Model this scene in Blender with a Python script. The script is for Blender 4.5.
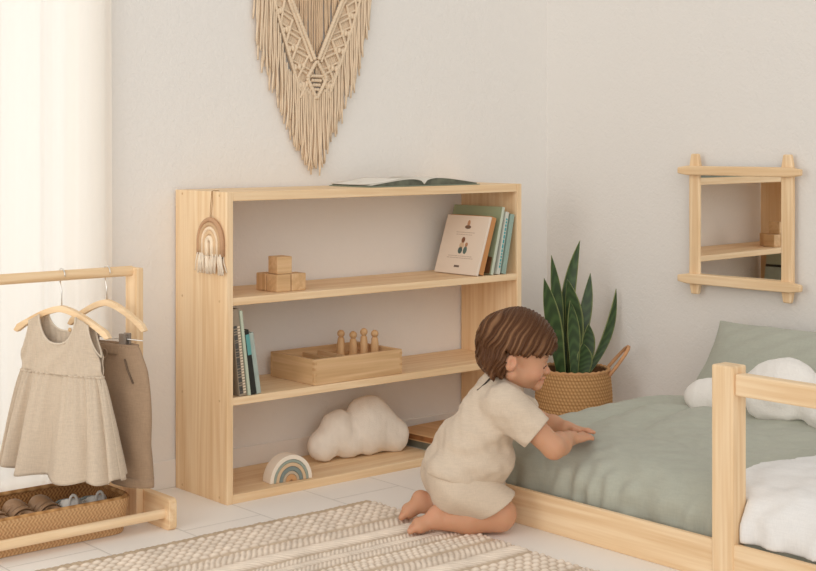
import bpy, math, random
import numpy as np
from mathutils import Vector, Matrix
from math import sin, cos, pi, radians, sqrt, atan2

for o in list(bpy.data.objects):
    bpy.data.objects.remove(o, do_unlink=True)
S = bpy.context.scene
COL = S.collection
random.seed(7)
RNG = np.random.default_rng(7)

# ---------------------------------------------------------------- camera, sky, lights, exposure
cam_d = bpy.data.cameras.new('camera')
cam_d.sensor_width = 36.0
cam_d.lens = 1408.0 / 816.0 * 36.0
cam_d.shift_y = -(285.5 - 140.0) / 816.0
cam_d.clip_start = 0.05
cam = bpy.data.objects.new('camera', cam_d)
COL.objects.link(cam)
cam.location = (0, 0, 0.933)
cam.rotation_euler = (pi / 2, 0, radians(49.387 - 90.0))
S.camera = cam

def srgb(r, g, b):
    f = lambda c: (c / 12.92 if c <= 0.04045 else ((c + 0.055) / 1.055) ** 2.4)
    return (f(r / 255), f(g / 255), f(b / 255), 1.0)

W = bpy.data.worlds.new('daylight')
S.world = W
W.use_nodes = True
bg = W.node_tree.nodes['Background']
bg.inputs['Color'].default_value = (1.0, 0.99, 0.975, 1)
bg.inputs['Strength'].default_value = 0.70

def area(name, loc, rot, sx, sy, power, color):
    d = bpy.data.lights.new(name, 'AREA')
    d.shape = 'RECTANGLE'; d.size = sx; d.size_y = sy
    d.energy = power; d.color = color
    o = bpy.data.objects.new(name, d); COL.objects.link(o)
    o.location = loc; o.rotation_euler = rot
    return o
# daylight outside the window behind the curtain (shines towards -Y into the room)
area('window_daylight', (1.12, 3.75, 1.05), (radians(-90), 0, 0), 1.7, 2.1, 15, (1.0, 0.955, 0.89))
# added area light from the left to grade the walls; no window there
area('left_fill_light', (-1.0, 2.1, 1.35), (0, radians(-90), 0), 1.7, 1.3, 26, (1.0, 0.96, 0.90))
# wide soft sun added as fill from the open left and front
sun_d = bpy.data.lights.new('sun', 'SUN')
sun_d.energy = 1.0; sun_d.angle = radians(50); sun_d.color = (1.0, 0.935, 0.86)
sun = bpy.data.objects.new('sun', sun_d); COL.objects.link(sun)
sdir = Vector((0.50, 0.68, -0.31))
sun.rotation_euler = sdir.to_track_quat('-Z', 'Y').to_euler()

S.cycles.diffuse_bounces = 8
S.view_settings.view_transform = 'Standard'
S.view_settings.look = 'None'
S.view_settings.exposure = -0.16
S.view_settings.gamma = 1.0
S.view_settings.use_curve_mapping = False

# ---------------------------------------------------------------- material helpers
class NT:
    def __init__(s, name):
        s.m = bpy.data.materials.new(name); s.m.use_nodes = True
        s.t = s.m.node_tree; s.b = s.t.nodes['Principled BSDF']; s.out = s.t.nodes['Material Output']
    def n(s, typ, ins=None, **props):
        nd = s.t.nodes.new(typ)
        for k, v in props.items(): setattr(nd, k, v)
        for k, v in (ins or {}).items(): s.set(nd, k, v)
        return nd
    def set(s, nd, k, v):
        if isinstance(v, bpy.types.NodeSocket): s.t.links.new(v, nd.inputs[k])
        else: nd.inputs[k].default_value = v
    def ramp(s, fac, stops):
        r = s.n('ShaderNodeValToRGB', {'Fac': fac})
        e = r.color_ramp.elements
        while len(e) < len(stops): e.new(0.5)
        for q, (p, c) in zip(e, stops): q.position = p; q.color = c
        return r.outputs['Color']
    def bump(s, h, dist, strength=1.0):
        b = s.n('ShaderNodeBump', {'Height': h, 'Distance': dist, 'Strength': strength})
        s.set(s.b, 'Normal', b.outputs['Normal'])

def plain(name, col, rough=0.6, bump_scale=None, bump_d=0.0005, vary=0.0, **kw):
    t = NT(name)
    t.set(t.b, 'Base Color', col); t.set(t.b, 'Roughness', rough)
    for k, v in kw.items(): t.set(t.b, k, v)
    tc = t.n('ShaderNodeTexCoord').outputs['Object']
    if vary:
        nz = t.n('ShaderNodeTexNoise', {'Vector': tc, 'Scale': 30.0, 'Detail': 3.0}).outputs['Fac']
        c0 = tuple(c * (1 - vary) for c in col[:3]) + (1,); c1 = tuple(min(1, c * (1 + vary)) for c in col[:3]) + (1,)
        t.set(t.b, 'Base Color', t.ramp(nz, [(0.3, c0), (0.7, c1)]))
    if bump_scale:
        nz = t.n('ShaderNodeTexNoise', {'Vector': tc, 'Scale': bump_scale, 'Detail': 3.0}).outputs['Fac']
        t.bump(nz, bump_d)
    return t.m

_w = {}
def wood(axis='x', tone='pine'):
    key = (axis, tone)
    if key in _w: return _w[key]
    t = NT('pine_' + axis if tone == 'pine' else tone + '_wood_' + axis)
    A, B, Cc = {'pine': ((0.875, 0.675, 0.445, 1), (0.81, 0.59, 0.36, 1), (0.735, 0.50, 0.28, 1)),
                'beech': ((0.66, 0.425, 0.225, 1), (0.60, 0.37, 0.185, 1), (0.52, 0.30, 0.14, 1)),
                'maple': ((0.70, 0.475, 0.27, 1), (0.63, 0.41, 0.215, 1), (0.55, 0.34, 0.17, 1))}[tone]
    tc = t.n('ShaderNodeTexCoord').outputs['Object']
    rnd = t.n('ShaderNodeObjectInfo').outputs['Random']
    off = t.n('ShaderNodeMath', {0: rnd, 1: 37.0}, operation='MULTIPLY').outputs[0]
    ofv = t.n('ShaderNodeCombineXYZ', {'X': off, 'Y': off, 'Z': off}).outputs[0]
    add = t.n('ShaderNodeVectorMath', {0: tc, 1: ofv}, operation='ADD').outputs[0]
    sc = [11.0, 11.0, 11.0]; sc['xyz'.index(axis)] = 0.55
    mp = t.n('ShaderNodeMapping', {'Vector': add, 'Scale': tuple(sc)}).outputs[0]
    n1 = t.n('ShaderNodeTexNoise', {'Vector': mp, 'Scale': 1.6, 'Detail': 2.0, 'Distortion': 0.6}).outputs['Fac']
    band = t.n('ShaderNodeMath', {0: n1, 1: 26.0}, operation='MULTIPLY').outputs[0]
    sn = t.n('ShaderNodeMath', {0: band}, operation='SINE').outputs[0]
    sc2 = [160.0] * 3; sc2['xyz'.index(axis)] = 5.0
    mp2 = t.n('ShaderNodeMapping', {'Vector': add, 'Scale': tuple(sc2)}).outputs[0]
    n2 = t.n('ShaderNodeTexNoise', {'Vector': mp2, 'Scale': 1.0, 'Detail': 3.0}).outputs['Fac']
    mix = t.n('ShaderNodeMath', {0: sn, 1: 0.22, 2: n2}, operation='MULTIPLY_ADD').outputs[0]
    col = t.ramp(mix, [(0.15, A), (0.5, B), (0.95, Cc)])
    t.set(t.b, 'Base Color', col); t.set(t.b, 'Roughness', 0.55)
    t.set(t.b, 'Specular IOR Level', 0.25)
    t.bump(n2, 0.0004, 0.5)
    _w[key] = t.m
    return t.m

def cloth_mat(name, col, weave=900.0, d=0.0003, vary=0.05, blotch=40.0, rough=0.95):
    t = NT(name)
    tc = t.n('ShaderNodeTexCoord').outputs['Object']
    m1 = t.n('ShaderNodeMapping', {'Vector': tc, 'Scale': (weave, weave, weave * 0.12)}).outputs[0]
    m2 = t.n('ShaderNodeMapping', {'Vector': tc, 'Scale': (weave * 0.1, weave * 0.1, weave)}).outputs[0]
    a = t.n('ShaderNodeTexNoise', {'Vector': m1, 'Scale': 0.5, 'Detail': 1.0}).outputs['Fac']
    b = t.n('ShaderNodeTexNoise', {'Vector': m2, 'Scale': 0.5, 'Detail': 1.0}).outputs['Fac']
    s = t.n('ShaderNodeMath', {0: a, 1: b}, operation='ADD').outputs[0]
    h = t.n('ShaderNodeMath', {0: s, 1: 0.5}, operation='MULTIPLY').outputs[0]
    c0 = tuple(c * (1 - vary) for c in col[:3]) + (1,); c1 = tuple(min(1, c * (1 + vary)) for c in col[:3]) + (1,)
    t.set(t.b, 'Base Color', t.ramp(h, [(0.35, c0), (0.65, c1)]))
    t.set(t.b, 'Roughness', rough); t.set(t.b, 'Specular IOR Level', 0.1)
    t.set(t.b, 'Sheen Weight', 0.15)
    t.bump(h, d)
    return t.m

def attr_mat(name, rough=0.9, sss=0.0, spec=0.15, bump=None):
    t = NT(name)
    a = t.n('ShaderNodeVertexColor', layer_name='tint').outputs['Color']
    t.set(t.b, 'Base Color', a); t.set(t.b, 'Roughness', rough); t.set(t.b, 'Specular IOR Level', spec)
    if sss:
        t.set(t.b, 'Subsurface Weight', sss)
        t.set(t.b, 'Subsurface Radius', (0.012, 0.005, 0.003)); t.set(t.b, 'Subsurface Scale', 0.4)
    if bump:
        tc = t.n('ShaderNodeTexCoord').outputs['Object']
        nz = t.n('ShaderNodeTexNoise', {'Vector': tc, 'Scale': bump[0], 'Detail': 3.0}).outputs['Fac']
        t.bump(nz, bump[1])
    return t.m

# ---------------------------------------------------------------- object helpers
def tag(o, label=None, cat=None, group=None, kind=None):
    if label: o['label'] = label
    if cat: o['category'] = cat
    if group: o['group'] = group
    if kind: o['kind'] = kind
    return o

def thing(name, label, cat, loc=(0, 0, 0), rot=(0, 0, 0), group=None):
    o = bpy.data.objects.new(name, None); COL.objects.link(o)
    o.location = loc; o.rotation_euler = rot; o.empty_display_size = 0.05
    return tag(o, label, cat, group)

class MB:
    """collects shapes into one mesh"""
    def __init__(s): s.v = []; s.f = []; s.c = None
    def add(s, v, f):
        k = len(s.v); s.v += [tuple(p) for p in v]; s.f += [tuple(i + k for i in q) for q in f]
        return s
    def box(s, x0, x1, y0, y1, z0, z1, M=None):
        v = [(x, y, z) for x in (x0, x1) for y in (y0, y1) for z in (z0, z1)]
        if M is not None: v = [tuple(M @ Vector(p)) for p in v]
        return s.add(v, [(0, 1, 3, 2), (4, 6, 7, 5), (0, 4, 5, 1), (2, 3, 7, 6), (0, 2, 6, 4), (1, 5, 7, 3)])
    def prism(s, pts, lo, hi, axis='y'):
        """extrude a 2D outline (counter-clockwise or not) along an axis"""
        n = len(pts); k = []
        for t in (lo, hi):
            for a, b in pts:
                k.append({'y': (a, t, b), 'x': (t, a, b), 'z': (a, b, t)}[axis])
        f = [tuple(range(n)), tuple(range(2 * n - 1, n - 1, -1))]
        f += [(i, (i + 1) % n, n + (i + 1) % n, n + i) for i in range(n)]
        return s.add(k, f)
    def tube(s, pts, r, n=8, cap=True):
        P = [Vector(p) for p in pts]; m = len(P)
        R = r if hasattr(r, '__len__') else [r] * m
        T = [(P[min(i + 1, m - 1)] - P[max(i - 1, 0)]).normalized() for i in range(m)]
        up = Vector((0, 0, 1)) if abs(T[0].z) < 0.9 else Vector((1, 0, 0))
        N = (up - T[0] * up.dot(T[0])).normalized()
        v = []
        for i in range(m):
            N = (N - T[i] * N.dot(T[i]))
            N = N.normalized() if N.length > 1e-6 else T[i].orthogonal().normalized()
            Bn = T[i].cross(N)
            for k in range(n):
                a = 2 * pi * k / n
                v.append(tuple(P[i] + (N * cos(a) + Bn * sin(a)) * R[i]))
        f = [(i * n + k, i * n + (k + 1) % n, (i + 1) * n + (k + 1) % n, (i + 1) * n + k) for i in range(m - 1) for k in range(n)]
        if cap: f += [tuple(range(n - 1, -1, -1)), tuple((m - 1) * n + k for k in range(n))]
        return s.add(v, f)
    def lathe(s, prof, n=24, c=(0, 0), cap=True):
        v = [(c[0] + r * cos(2 * pi * k / n), c[1] + r * sin(2 * pi * k / n), z) for r, z in prof for k in range(n)]
        m = len(prof)
        f = [(i * n + k, i * n + (k + 1) % n, (i + 1) * n + (k + 1) % n, (i + 1) * n + k) for i in range(m - 1) for k in range(n)]
        if cap: f += [tuple(range(n - 1, -1, -1)), tuple((m - 1) * n + k for k in range(n))]
        return s.add(v, f)
    def grid(s, P, close_u=False):
        """P[i][j] points; close_u joins the last row to the first"""
        m = len(P); n = len(P[0])
        v = [tuple(p) for row in P for p in row]
        f = [(i * n + j, i * n + j + 1, ((i + 1) % m) * n + j + 1, ((i + 1) % m) * n + j)
             for i in range(m if close_u else m - 1) for j in range(n - 1)]
        return s.add(v, f)
    def build(s, name, mat, parent=None, smooth=False, bevel=0.0, seg=2, solid=0.0, world=False, tint=None, loc=None, rot=None, recalc=True):
        me = bpy.data.meshes.new(name)
        v = s.v
        if world and parent is not None:
            l = parent.location; v = [(p[0] - l[0], p[1] - l[1], p[2] - l[2]) for p in v]
        me.from_pydata(v, [], s.f); me.update()
        return finish(me, name, mat, parent, smooth, bevel, seg, solid, tint, loc, rot, recalc)

def finish(me, name, mat, parent=None, smooth=False, bevel=0.0, seg=2, solid=0.0, tint=None, loc=None, rot=None, recalc=True):
    import bmesh
    if recalc:
        bm = bmesh.new(); bm.from_mesh(me); bmesh.ops.recalc_face_normals(bm, faces=bm.faces); bm.to_mesh(me); bm.free()
    if tint is not None:
        a = me.color_attributes.new('tint', 'FLOAT_COLOR', 'POINT')
        t = np.asarray(tint, dtype=np.float32)
        if t.shape[1] == 3: t = np.concatenate([t, np.ones((len(t), 1), np.float32)], 1)
        a.data.foreach_set('color', t.ravel())
    me.materials.append(mat)
    if smooth: me.polygons.foreach_set('use_smooth', [True] * len(me.polygons))
    o = bpy.data.objects.new(name, me); COL.objects.link(o)
    if parent is not None: o.parent = parent
    if loc: o.location = loc
    if rot: o.rotation_euler = rot
    if bevel:
        b = o.modifiers.new('bevel', 'BEVEL'); b.width = bevel; b.segments = seg; b.limit_method = 'ANGLE'; b.angle_limit = radians(40)
        b.harden_normals = False
    if solid:
        b = o.modifiers.new('thickness', 'SOLIDIFY'); b.thickness = solid; b.offset = 0
    return o

def copy_tree(o, parent=None):
    c = o.copy(); COL.objects.link(c)
    if parent is not None: c.parent = parent
    for ch in list(o.children): copy_tree(ch, c)
    return c

# ---------------------------------------------------------------- distance-field modelling (smooth organic shapes)
class SDF:
    def __init__(s, lo, hi, h):
        s.lo = np.array(lo, float); s.h = h
        s.n = np.ceil((np.array(hi, float) - s.lo) / h).astype(int) + 1
        s.d = np.full(s.n, 1.0, np.float32)
    def axes(s, sl):
        return [s.lo[i] + s.h * np.arange(sl[i].start, sl[i].stop, dtype=np.float32) for i in range(3)]
    def block(s, lo, hi, pad):
        a = np.clip(np.floor((np.array(lo) - pad - s.lo) / s.h).astype(int), 0, s.n)
        b = np.clip(np.ceil((np.array(hi) + pad - s.lo) / s.h).astype(int) + 1, 0, s.n)
        return tuple(slice(int(x), int(max(x, y))) for x, y in zip(a, b))
    def grid(s, sl):
        X, Y, Z = s.axes(sl)
        return X[:, None, None], Y[None, :, None], Z[None, None, :]
    def mix(s, sl, e, k, mode='add'):
        d = s.d[sl]
        if mode == 'add':
            if k <= 0: s.d[sl] = np.minimum(d, e)
            else:
                h = np.clip(0.5 + 0.5 * (d - e) / k, 0, 1)
                s.d[sl] = d * (1 - h) + e * h - k * h * (1 - h)
        else:
            e = -e
            if k <= 0: s.d[sl] = np.maximum(d, e)
            else:
                h = np.clip(0.5 - 0.5 * (d - e) / k, 0, 1)
                s.d[sl] = d * (1 - h) + e * h + k * h * (1 - h)
    def cone(s, a, b, ra, rb, k=0.01, mode='add'):
        a = np.array(a, float); b = np.array(b, float); r = max(ra, rb)
        sl = s.block(np.minimum(a, b) - r, np.maximum(a, b) + r, 3 * k + 0.012)
        X, Y, Z = s.grid(sl); ab = b - a; L = max(1e-9, ab.dot(ab))
        t = np.clip(((X - a[0]) * ab[0] + (Y - a[1]) * ab[1] + (Z - a[2]) * ab[2]) / L, 0, 1)
        e = np.sqrt((X - a[0] - t * ab[0]) ** 2 + (Y - a[1] - t * ab[1]) ** 2 + (Z - a[2] - t * ab[2]) ** 2) - (ra + (rb - ra) * t)
        s.mix(sl, e, k, mode); return s
    def ell(s, c, r, k=0.01, M=None, mode='add'):
        R = max(r); c = np.array(c, float)
        sl = s.block(c - R, c + R, 3 * k + 0.012)
        X, Y, Z = s.grid(sl); X = X - c[0]; Y = Y - c[1]; Z = Z - c[2]
        if M is not None:
            X, Y, Z = (M[0][0] * X + M[0][1] * Y + M[0][2] * Z, M[1][0] * X + M[1][1] * Y + M[1][2] * Z, M[2][0] * X + M[2][1] * Y + M[2][2] * Z)
        q = np.sqrt((X / r[0]) ** 2 + (Y / r[1]) ** 2 + (Z / r[2]) ** 2)
        g = np.sqrt((X / r[0] ** 2) ** 2 + (Y / r[1] ** 2) ** 2 + (Z / r[2] ** 2) ** 2) + 1e-9
        e = q * (q - 1) / g
        s.mix(sl, e.astype(np.float32), k, mode); return s
    def full(s):
        return s.grid(tuple(slice(0, int(n)) for n in s.n))
    def plane(s, p, n, k=0.0):
        """keep the side the normal points away from"""
        n = np.array(n, float); n /= np.linalg.norm(n)
        X, Y, Z = s.full()
        e = (X - p[0]) * n[0] + (Y - p[1]) * n[1] + (Z - p[2]) * n[2]
        s.mix(tuple(slice(0, int(q)) for q in s.n), -e, k, 'sub'); return s
    def mesh(s):
        d = s.d; h = s.h
        d = np.pad(d, 1, constant_values=1.0); lo = s.lo - h
        ins = d < 0
        nx, ny, nz = d.shape
        cnt = np.zeros((nx - 1, ny - 1, nz - 1), np.int8)
        for i in (0, 1):
            for j in (0, 1):
                for k in (0, 1):
                    cnt += ins[i:nx - 1 + i, j:ny - 1 + j, k:nz - 1 + k]
        act = np.argwhere((cnt > 0) & (cnt < 8))
        idx = np.full(cnt.shape, -1, np.int64); idx[act[:, 0], act[:, 1], act[:, 2]] = np.arange(len(act))
        acc = np.zeros((len(act), 3)); num = np.zeros(len(act))
        C = [(i, j, k) for i in (0, 1) for j in (0, 1) for k in (0, 1)]
        for a in C:
            for ax in range(3):
                if a[ax] == 1: continue
                b = list(a); b[ax] = 1
                da = d[act[:, 0] + a[0], act[:, 1] + a[1], act[:, 2] + a[2]]; db = d[act[:, 0] + b[0], act[:, 1] + b[1], act[:, 2] + b[2]]
                m = (da < 0) != (db < 0)
                t = np.where(m, da / np.where(m, da - db, 1), 0)
                for q in range(3):
                    acc[:, q] += np.where(m, a[q] + (t if q == ax else 0), 0)
                num += m
        V = (act + acc / num[:, None]) * h + lo
        F = []
        for ax in range(3):
            sl0 = [slice(1, -1)] * 3; sl1 = [slice(1, -1)] * 3
            sl0[ax] = slice(0, -1); sl1[ax] = slice(1, None)
            A = ins[tuple(sl0)]; Bq = ins[tuple(sl1)]
            e = np.argwhere(A != Bq); off = np.array([1, 1, 1]); off[ax] = 0
            g = e + off
            flip = ~A[e[:, 0], e[:, 1], e[:, 2]]
            o1, o2 = [(1, 2), (2, 0), (0, 1)][ax]
            def I(d1, d2):
                q = g.copy(); q[:, o1] -= d1; q[:, o2] -= d2
                return idx[q[:, 0], q[:, 1], q[:, 2]]
            Q = np.stack([I(1, 1), I(0, 1), I(0, 0), I(1, 0)], 1)
            Q[flip] = Q[flip][:, ::-1]
            F.append(Q)
        return V, np.concatenate(F)
    def build(s, name, mat, parent=None, tint=None, relax=2, loc=None, rot=None, warp=None, world=False):
        V, F = s.mesh()
        for _ in range(relax):
            acc = np.zeros_like(V); num = np.zeros(len(V))
            for i in range(4):
                np.add.at(acc, F[:, i], V[F[:, (i + 1) % 4]] + V[F[:, (i + 3) % 4]]); np.add.at(num, F[:, i], 2)
            V = 0.5 * V + 0.5 * acc / num[:, None]
        if warp: V = warp(V)
        tn = tint(V) if tint else None
        if world and parent is not None: V = V - np.array(parent.location)
        me = bpy.data.meshes.new(name)
        me.from_pydata([tuple(p) for p in V.tolist()], [], F.tolist()); me.update()
        return finish(me, name, mat, parent, smooth=True, tint=tn, loc=loc, rot=rot, recalc=False)

def wav(P, seed, scale, n=7):
    """smooth pseudo noise, about -1..1"""
    g = np.random.default_rng(seed); o = 0
    x, y, z = P
    for _ in range(n):
        k = g.normal(size=3) * scale; ph = g.uniform(0, 2 * pi)
        o = o + np.sin(k[0] * x + k[1] * y + k[2] * z + ph)
    return o / sqrt(n)

# ---------------------------------------------------------------- the room
YB, XR = 3.285, 3.43
def plaster():
    t = NT('white_plaster')
    tc = t.n('ShaderNodeTexCoord').outputs['Object']
    t.set(t.b, 'Base Color', (0.79, 0.765, 0.73, 1)); t.set(t.b, 'Roughness', 0.8); t.set(t.b, 'Specular IOR Level', 0.2)
    n1 = t.n('ShaderNodeTexNoise', {'Vector': tc, 'Scale': 75.0, 'Detail': 3.0, 'Distortion': 0.8}).outputs['Fac']
    n2 = t.n('ShaderNodeTexNoise', {'Vector': tc, 'Scale': 14.0, 'Detail': 2.0}).outputs['Fac']
    s = t.n('ShaderNodeMath', {0: n2, 1: 0.8, 2: n1}, operation='MULTIPLY_ADD').outputs[0]
    t.bump(s, 0.0025, 0.55)
    return t.m
PL = plaster()
b = MB()
WX0, WX1, WZ1 = 0.35, 1.772, 2.1
b.box(-1.2, WX0, YB, YB + 0.14, 0, 2.6)
b.box(WX1, XR + 0.14, YB, YB + 0.14, 0, 2.6)
b.box(WX0, WX1, YB, YB + 0.14, WZ1, 2.6)
tag(b.build('wall_back', PL), kind='structure')
tag(MB().box(XR, XR + 0.14, -1.0, YB, 0, 2.6).build('wall_right', PL), kind='structure')

t = NT('white_floor_boards')
tc = t.n('ShaderNodeTexCoord').outputs['Object']
mp = t.n('ShaderNodeMapping', {'Vector': tc, 'Rotation': (0, 0, pi / 2), 'Location': (0.15, 0.02, 0)}).outputs[0]
br = t.n('ShaderNodeTexBrick', {'Vector': mp, 'Color1': (0.90, 0.865, 0.815, 1), 'Color2': (0.885, 0.85, 0.80, 1), 'Mortar': (0.70, 0.67, 0.625, 1), 'Scale': 1.0,
        'Mortar Size': 0.0022, 'Mortar Smooth': 0.3, 'Brick Width': 1.1, 'Row Height': 0.225})
t.set(t.b, 'Base Color', br.outputs['Color']); t.set(t.b, 'Roughness', 0.45); t.set(t.b, 'Specular IOR Level', 0.3)
t.bump(br.outputs['Fac'], -0.0015)
tag(MB().box(-1.2, XR + 0.14, -1.0, YB + 0.14, -0.06, 0).build('floor', t.m), kind='structure')
BBM = plain('white_skirting', (0.79, 0.76, 0.72, 1), 0.55)
tag(MB().box(WX1, XR, YB - 0.006, YB, 0, 0.076).build('baseboard_back', BBM, bevel=0.003), kind='structure')
tag(MB().box(XR - 0.006, XR, -1.0, YB - 0.006, 0, 0.076).build('baseboard_right', BBM, bevel=0.003), kind='structure')
# window: frame and panes
WFM = plain('white_window_paint', (0.85, 0.84, 0.82, 1), 0.4)
b = MB(); y0, y1 = YB + 0.03, YB + 0.09
for x0, x1 in ((WX0, WX0 + 0.05), ((WX0 + WX1) / 2 - 0.035, (WX0 + WX1) / 2 + 0.035), (WX1 - 0.05, WX1)): b.box(x0, x1, y0, y1, 0, WZ1)
for z0, z1 in ((0.0, 0.07), (WZ1 - 0.05, WZ1)): b.box(WX0 + 0.05, (WX0 + WX1) / 2 - 0.035, y0, y1, z0, z1).box((WX0 + WX1) / 2 + 0.035, WX1 - 0.05, y0, y1, z0, z1)
win = tag(b.build('window_1', WFM), kind='structure')
t = NT('window_glass'); tr = t.n('ShaderNodeBsdfTransparent', {'Color': (0.96, 0.97, 0.97, 1)}); gl = t.n('ShaderNodeBsdfGlossy', {'Roughness': 0.02})
mx = t.n('ShaderNodeMixShader', {0: 0.06, 1: tr.outputs[0], 2: gl.outputs[0]}); t.t.links.new(mx.outputs[0], t.out.inputs['Surface'])
b = MB().box(WX0 + 0.05, (WX0 + WX1) / 2 - 0.035, YB + 0.055, YB + 0.061, 0.07, WZ1 - 0.05).box((WX0 + WX1) / 2 + 0.035, WX1 - 0.05, YB + 0.055, YB + 0.061, 0.07, WZ1 - 0.05)
b.build('window_pane', t.m, win)

# sheer curtain
t = NT('sheer_linen')
df = t.n('ShaderNodeBsdfDiffuse', {'Color': (0.90, 0.85, 0.79, 1)}); tl = t.n('ShaderNodeBsdfTranslucent', {'Color': (0.97, 0.93, 0.875, 1)})
mx = t.n('ShaderNodeMixShader', {0: 0.6, 1: df.outputs[0], 2: tl.outputs[0]})
tp = t.n('ShaderNodeBsdfTransparent', {'Color': (1, 0.98, 0.95, 1)})
m2 = t.n('ShaderNodeMixShader', {0: 0.12, 1: mx.outputs[0], 2: tp.outputs[0]}); t.t.links.new(m2.outputs[0], t.out.inputs['Surface'])
P = []
for i in range(241):
    u = i / 240; x = 0.55 + u * 1.232
    row = []
    for j in range(28):
        w = j / 27; z = 0.012 + w * 2.15
        y = 3.25 + 0.009 * sin(58 * u + 1.3 * sin(9 * u)) + 0.0045 * sin(141 * u + 0.6 * sin(4 * w)) + 0.003 * sin(23 * u + 2 * w)
        row.append((x + 0.006 * sin(40 * u + w), y, z))
    P.append(row)
tag(MB().grid(P).build('curtain', t.m, smooth=True, recalc=False), 'sheer cream curtain glowing with daylight at the left edge of the room', 'curtain')

# ---------------------------------------------------------------- rug
RX1, RY1 = 2.285, 2.83
def make_rug():
    x0, y0 = 1.05, 1.50; s = 0.0028
    X = np.arange(x0, RX1 + 1e-6, s); Y = np.arange(y0, RY1 + 1e-6, s)
    gx, gy = np.meshgrid(X, Y, indexing='ij')
    v = RY1 - gy; u = gx - x0
    g = np.random.default_rng(3)
    jit = wav((gx, gy, gx * 0), 5, 60) * 0.0012
    hgt = np.zeros_like(v); flat = np.zeros_like(v)
    def cells(uu, vv, pu, pv, stag):
        r = np.floor(vv / pv); a = (uu / pu + stag * (r % 2)) % 1.0; c = (vv / pv) % 1.0
        return np.clip(np.sin(pi * a), 0, 1) ** 0.6 * np.clip(np.sin(pi * c), 0, 1) ** 0.6
    edges = []
    z = 0.030
    hgt[v < z] = 0.25 * np.abs(np.sin(u[v < z] * 900))
    seq = ['loop', 'line', 'chev', 'line', 'herr', 'line', 'bump', 'line', 'chev', 'line', 'loop', 'line', 'herr', 'line'] * 4
    for kind in seq:
        wd = {'loop': 0.140, 'line': 0.012, 'chev': 0.115, 'herr': 0.088, 'bump': 0.060}[kind]
        m = (v >= z) & (v < z + wd); uu = u[m] + jit[m]; vv = v[m] - z
        if kind == 'loop': hgt[m] = cells(uu + 0.35 * vv, vv, 0.027, 0.020, 0.5)
        elif kind == 'line': hgt[m] = 0.22 * np.abs(np.sin(uu * 420)); flat[m] = 0.75
        elif kind == 'bump': hgt[m] = cells(uu, vv, 0.018, 0.015, 0.5)
        else:
            half = wd / (2 if kind == 'chev' else 3); pitch = 0.016 if kind == 'chev' else 0.0115
            q = np.floor(vv / half); c = (vv / half) % 1.0
            sgn = np.where(q % 2 == 0, 1, -1)
            ph = (uu + sgn * (c - 0.5) * half * 0.75) / pitch + q * 0.37
            hgt[m] = np.clip(np.abs(np.sin(pi * ph)), 0, 1) ** 0.6 * np.clip(np.sin(pi * c), 0, 1) ** 0.35
        z += wd
    edge = np.minimum(np.minimum(RX1 - gx, gx - x0), np.minimum(v, gy - y0))
    top = 0.004 + 0.0058 * hgt + 0.0008 * wav((gx, gy, gx * 0), 8, 90)
    top = np.where(edge < 0.004, 0.001, top)
    wob = 0.004 * np.sin(gy * 14) * np.clip((gx - 2.1) / 0.18, 0, 1)
    yw = 0.003 * np.sin(gx * 11)
    V = np.stack([gx + wob, gy + yw, top], -1).reshape(-1, 3)
    nx, ny = gx.shape
    I = np.arange(nx * ny).reshape(nx, ny)
    F = np.stack([I[:-1, :-1], I[1:, :-1], I[1:, 1:], I[:-1, 1:]], -1).reshape(-1, 4)
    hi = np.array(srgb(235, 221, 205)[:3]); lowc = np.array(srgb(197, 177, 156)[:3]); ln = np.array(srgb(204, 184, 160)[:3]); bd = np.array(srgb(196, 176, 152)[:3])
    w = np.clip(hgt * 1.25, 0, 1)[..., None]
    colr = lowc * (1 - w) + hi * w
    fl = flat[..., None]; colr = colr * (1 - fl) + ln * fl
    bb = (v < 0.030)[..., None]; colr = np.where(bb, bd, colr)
    colr = colr * (1 + 0.035 * wav((gx, gy, gx * 0), 10, 260)[..., None] + 0.05 * wav((gx, gy, gx * 0), 9, 50)[..., None])
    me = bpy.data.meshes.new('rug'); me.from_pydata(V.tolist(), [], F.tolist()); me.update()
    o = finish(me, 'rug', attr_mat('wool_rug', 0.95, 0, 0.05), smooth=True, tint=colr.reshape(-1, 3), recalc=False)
    tag(o, 'cream woven rug with chevron and loop bands lying on the white floor', 'rug')
make_rug()

# ---------------------------------------------------------------- bookshelf
SX0, SX1, SY0, SY1 = 1.988, 3.052, 3.028, 3.278
shelf = thing('bookshelf', 'low open pine bookshelf with three shelves standing against the back wall', 'bookshelf', (SX0, SY0, 0))
PT = 0.019
MB().box(SX0, SX0 + PT, SY0, SY1, 0, 0.80).build('side_panel', wood('z'), shelf, bevel=0.0015, world=True)
MB().box(SX1 - PT, SX1, SY0, SY1, 0, 0.80).build('side_panel', wood('z'), shelf, bevel=0.0015, world=True)
for z0, z1, nm in ((0.776, 0.80, 'top_board'), (0.508, 0.528, 'shelf'), (0.252, 0.272, 'shelf'), (0.0, 0.023, 'bottom_board')):
    MB().box(SX0 + PT, SX1 - PT, SY0 + 0.001, SY1 - 0.001, z0, z1).build(nm, wood('x'), shelf, bevel=0.0015, world=True)
SCM = plain('wood_plug', (0.62, 0.41, 0.22, 1), 0.6)
for z in (0.79, 0.518, 0.262, 0.014):
    for y in (SY0 + 0.035, SY1 - 0.035):
        m = MB(); m.prism([(y + 0.0032 * cos(a * pi / 5), z + 0.0032 * sin(a * pi / 5)) for a in range(10)], SX0 - 0.0006, SX0 + 0.002, 'x')
        m.build('screw_plug', SCM, shelf, world=True)

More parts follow.
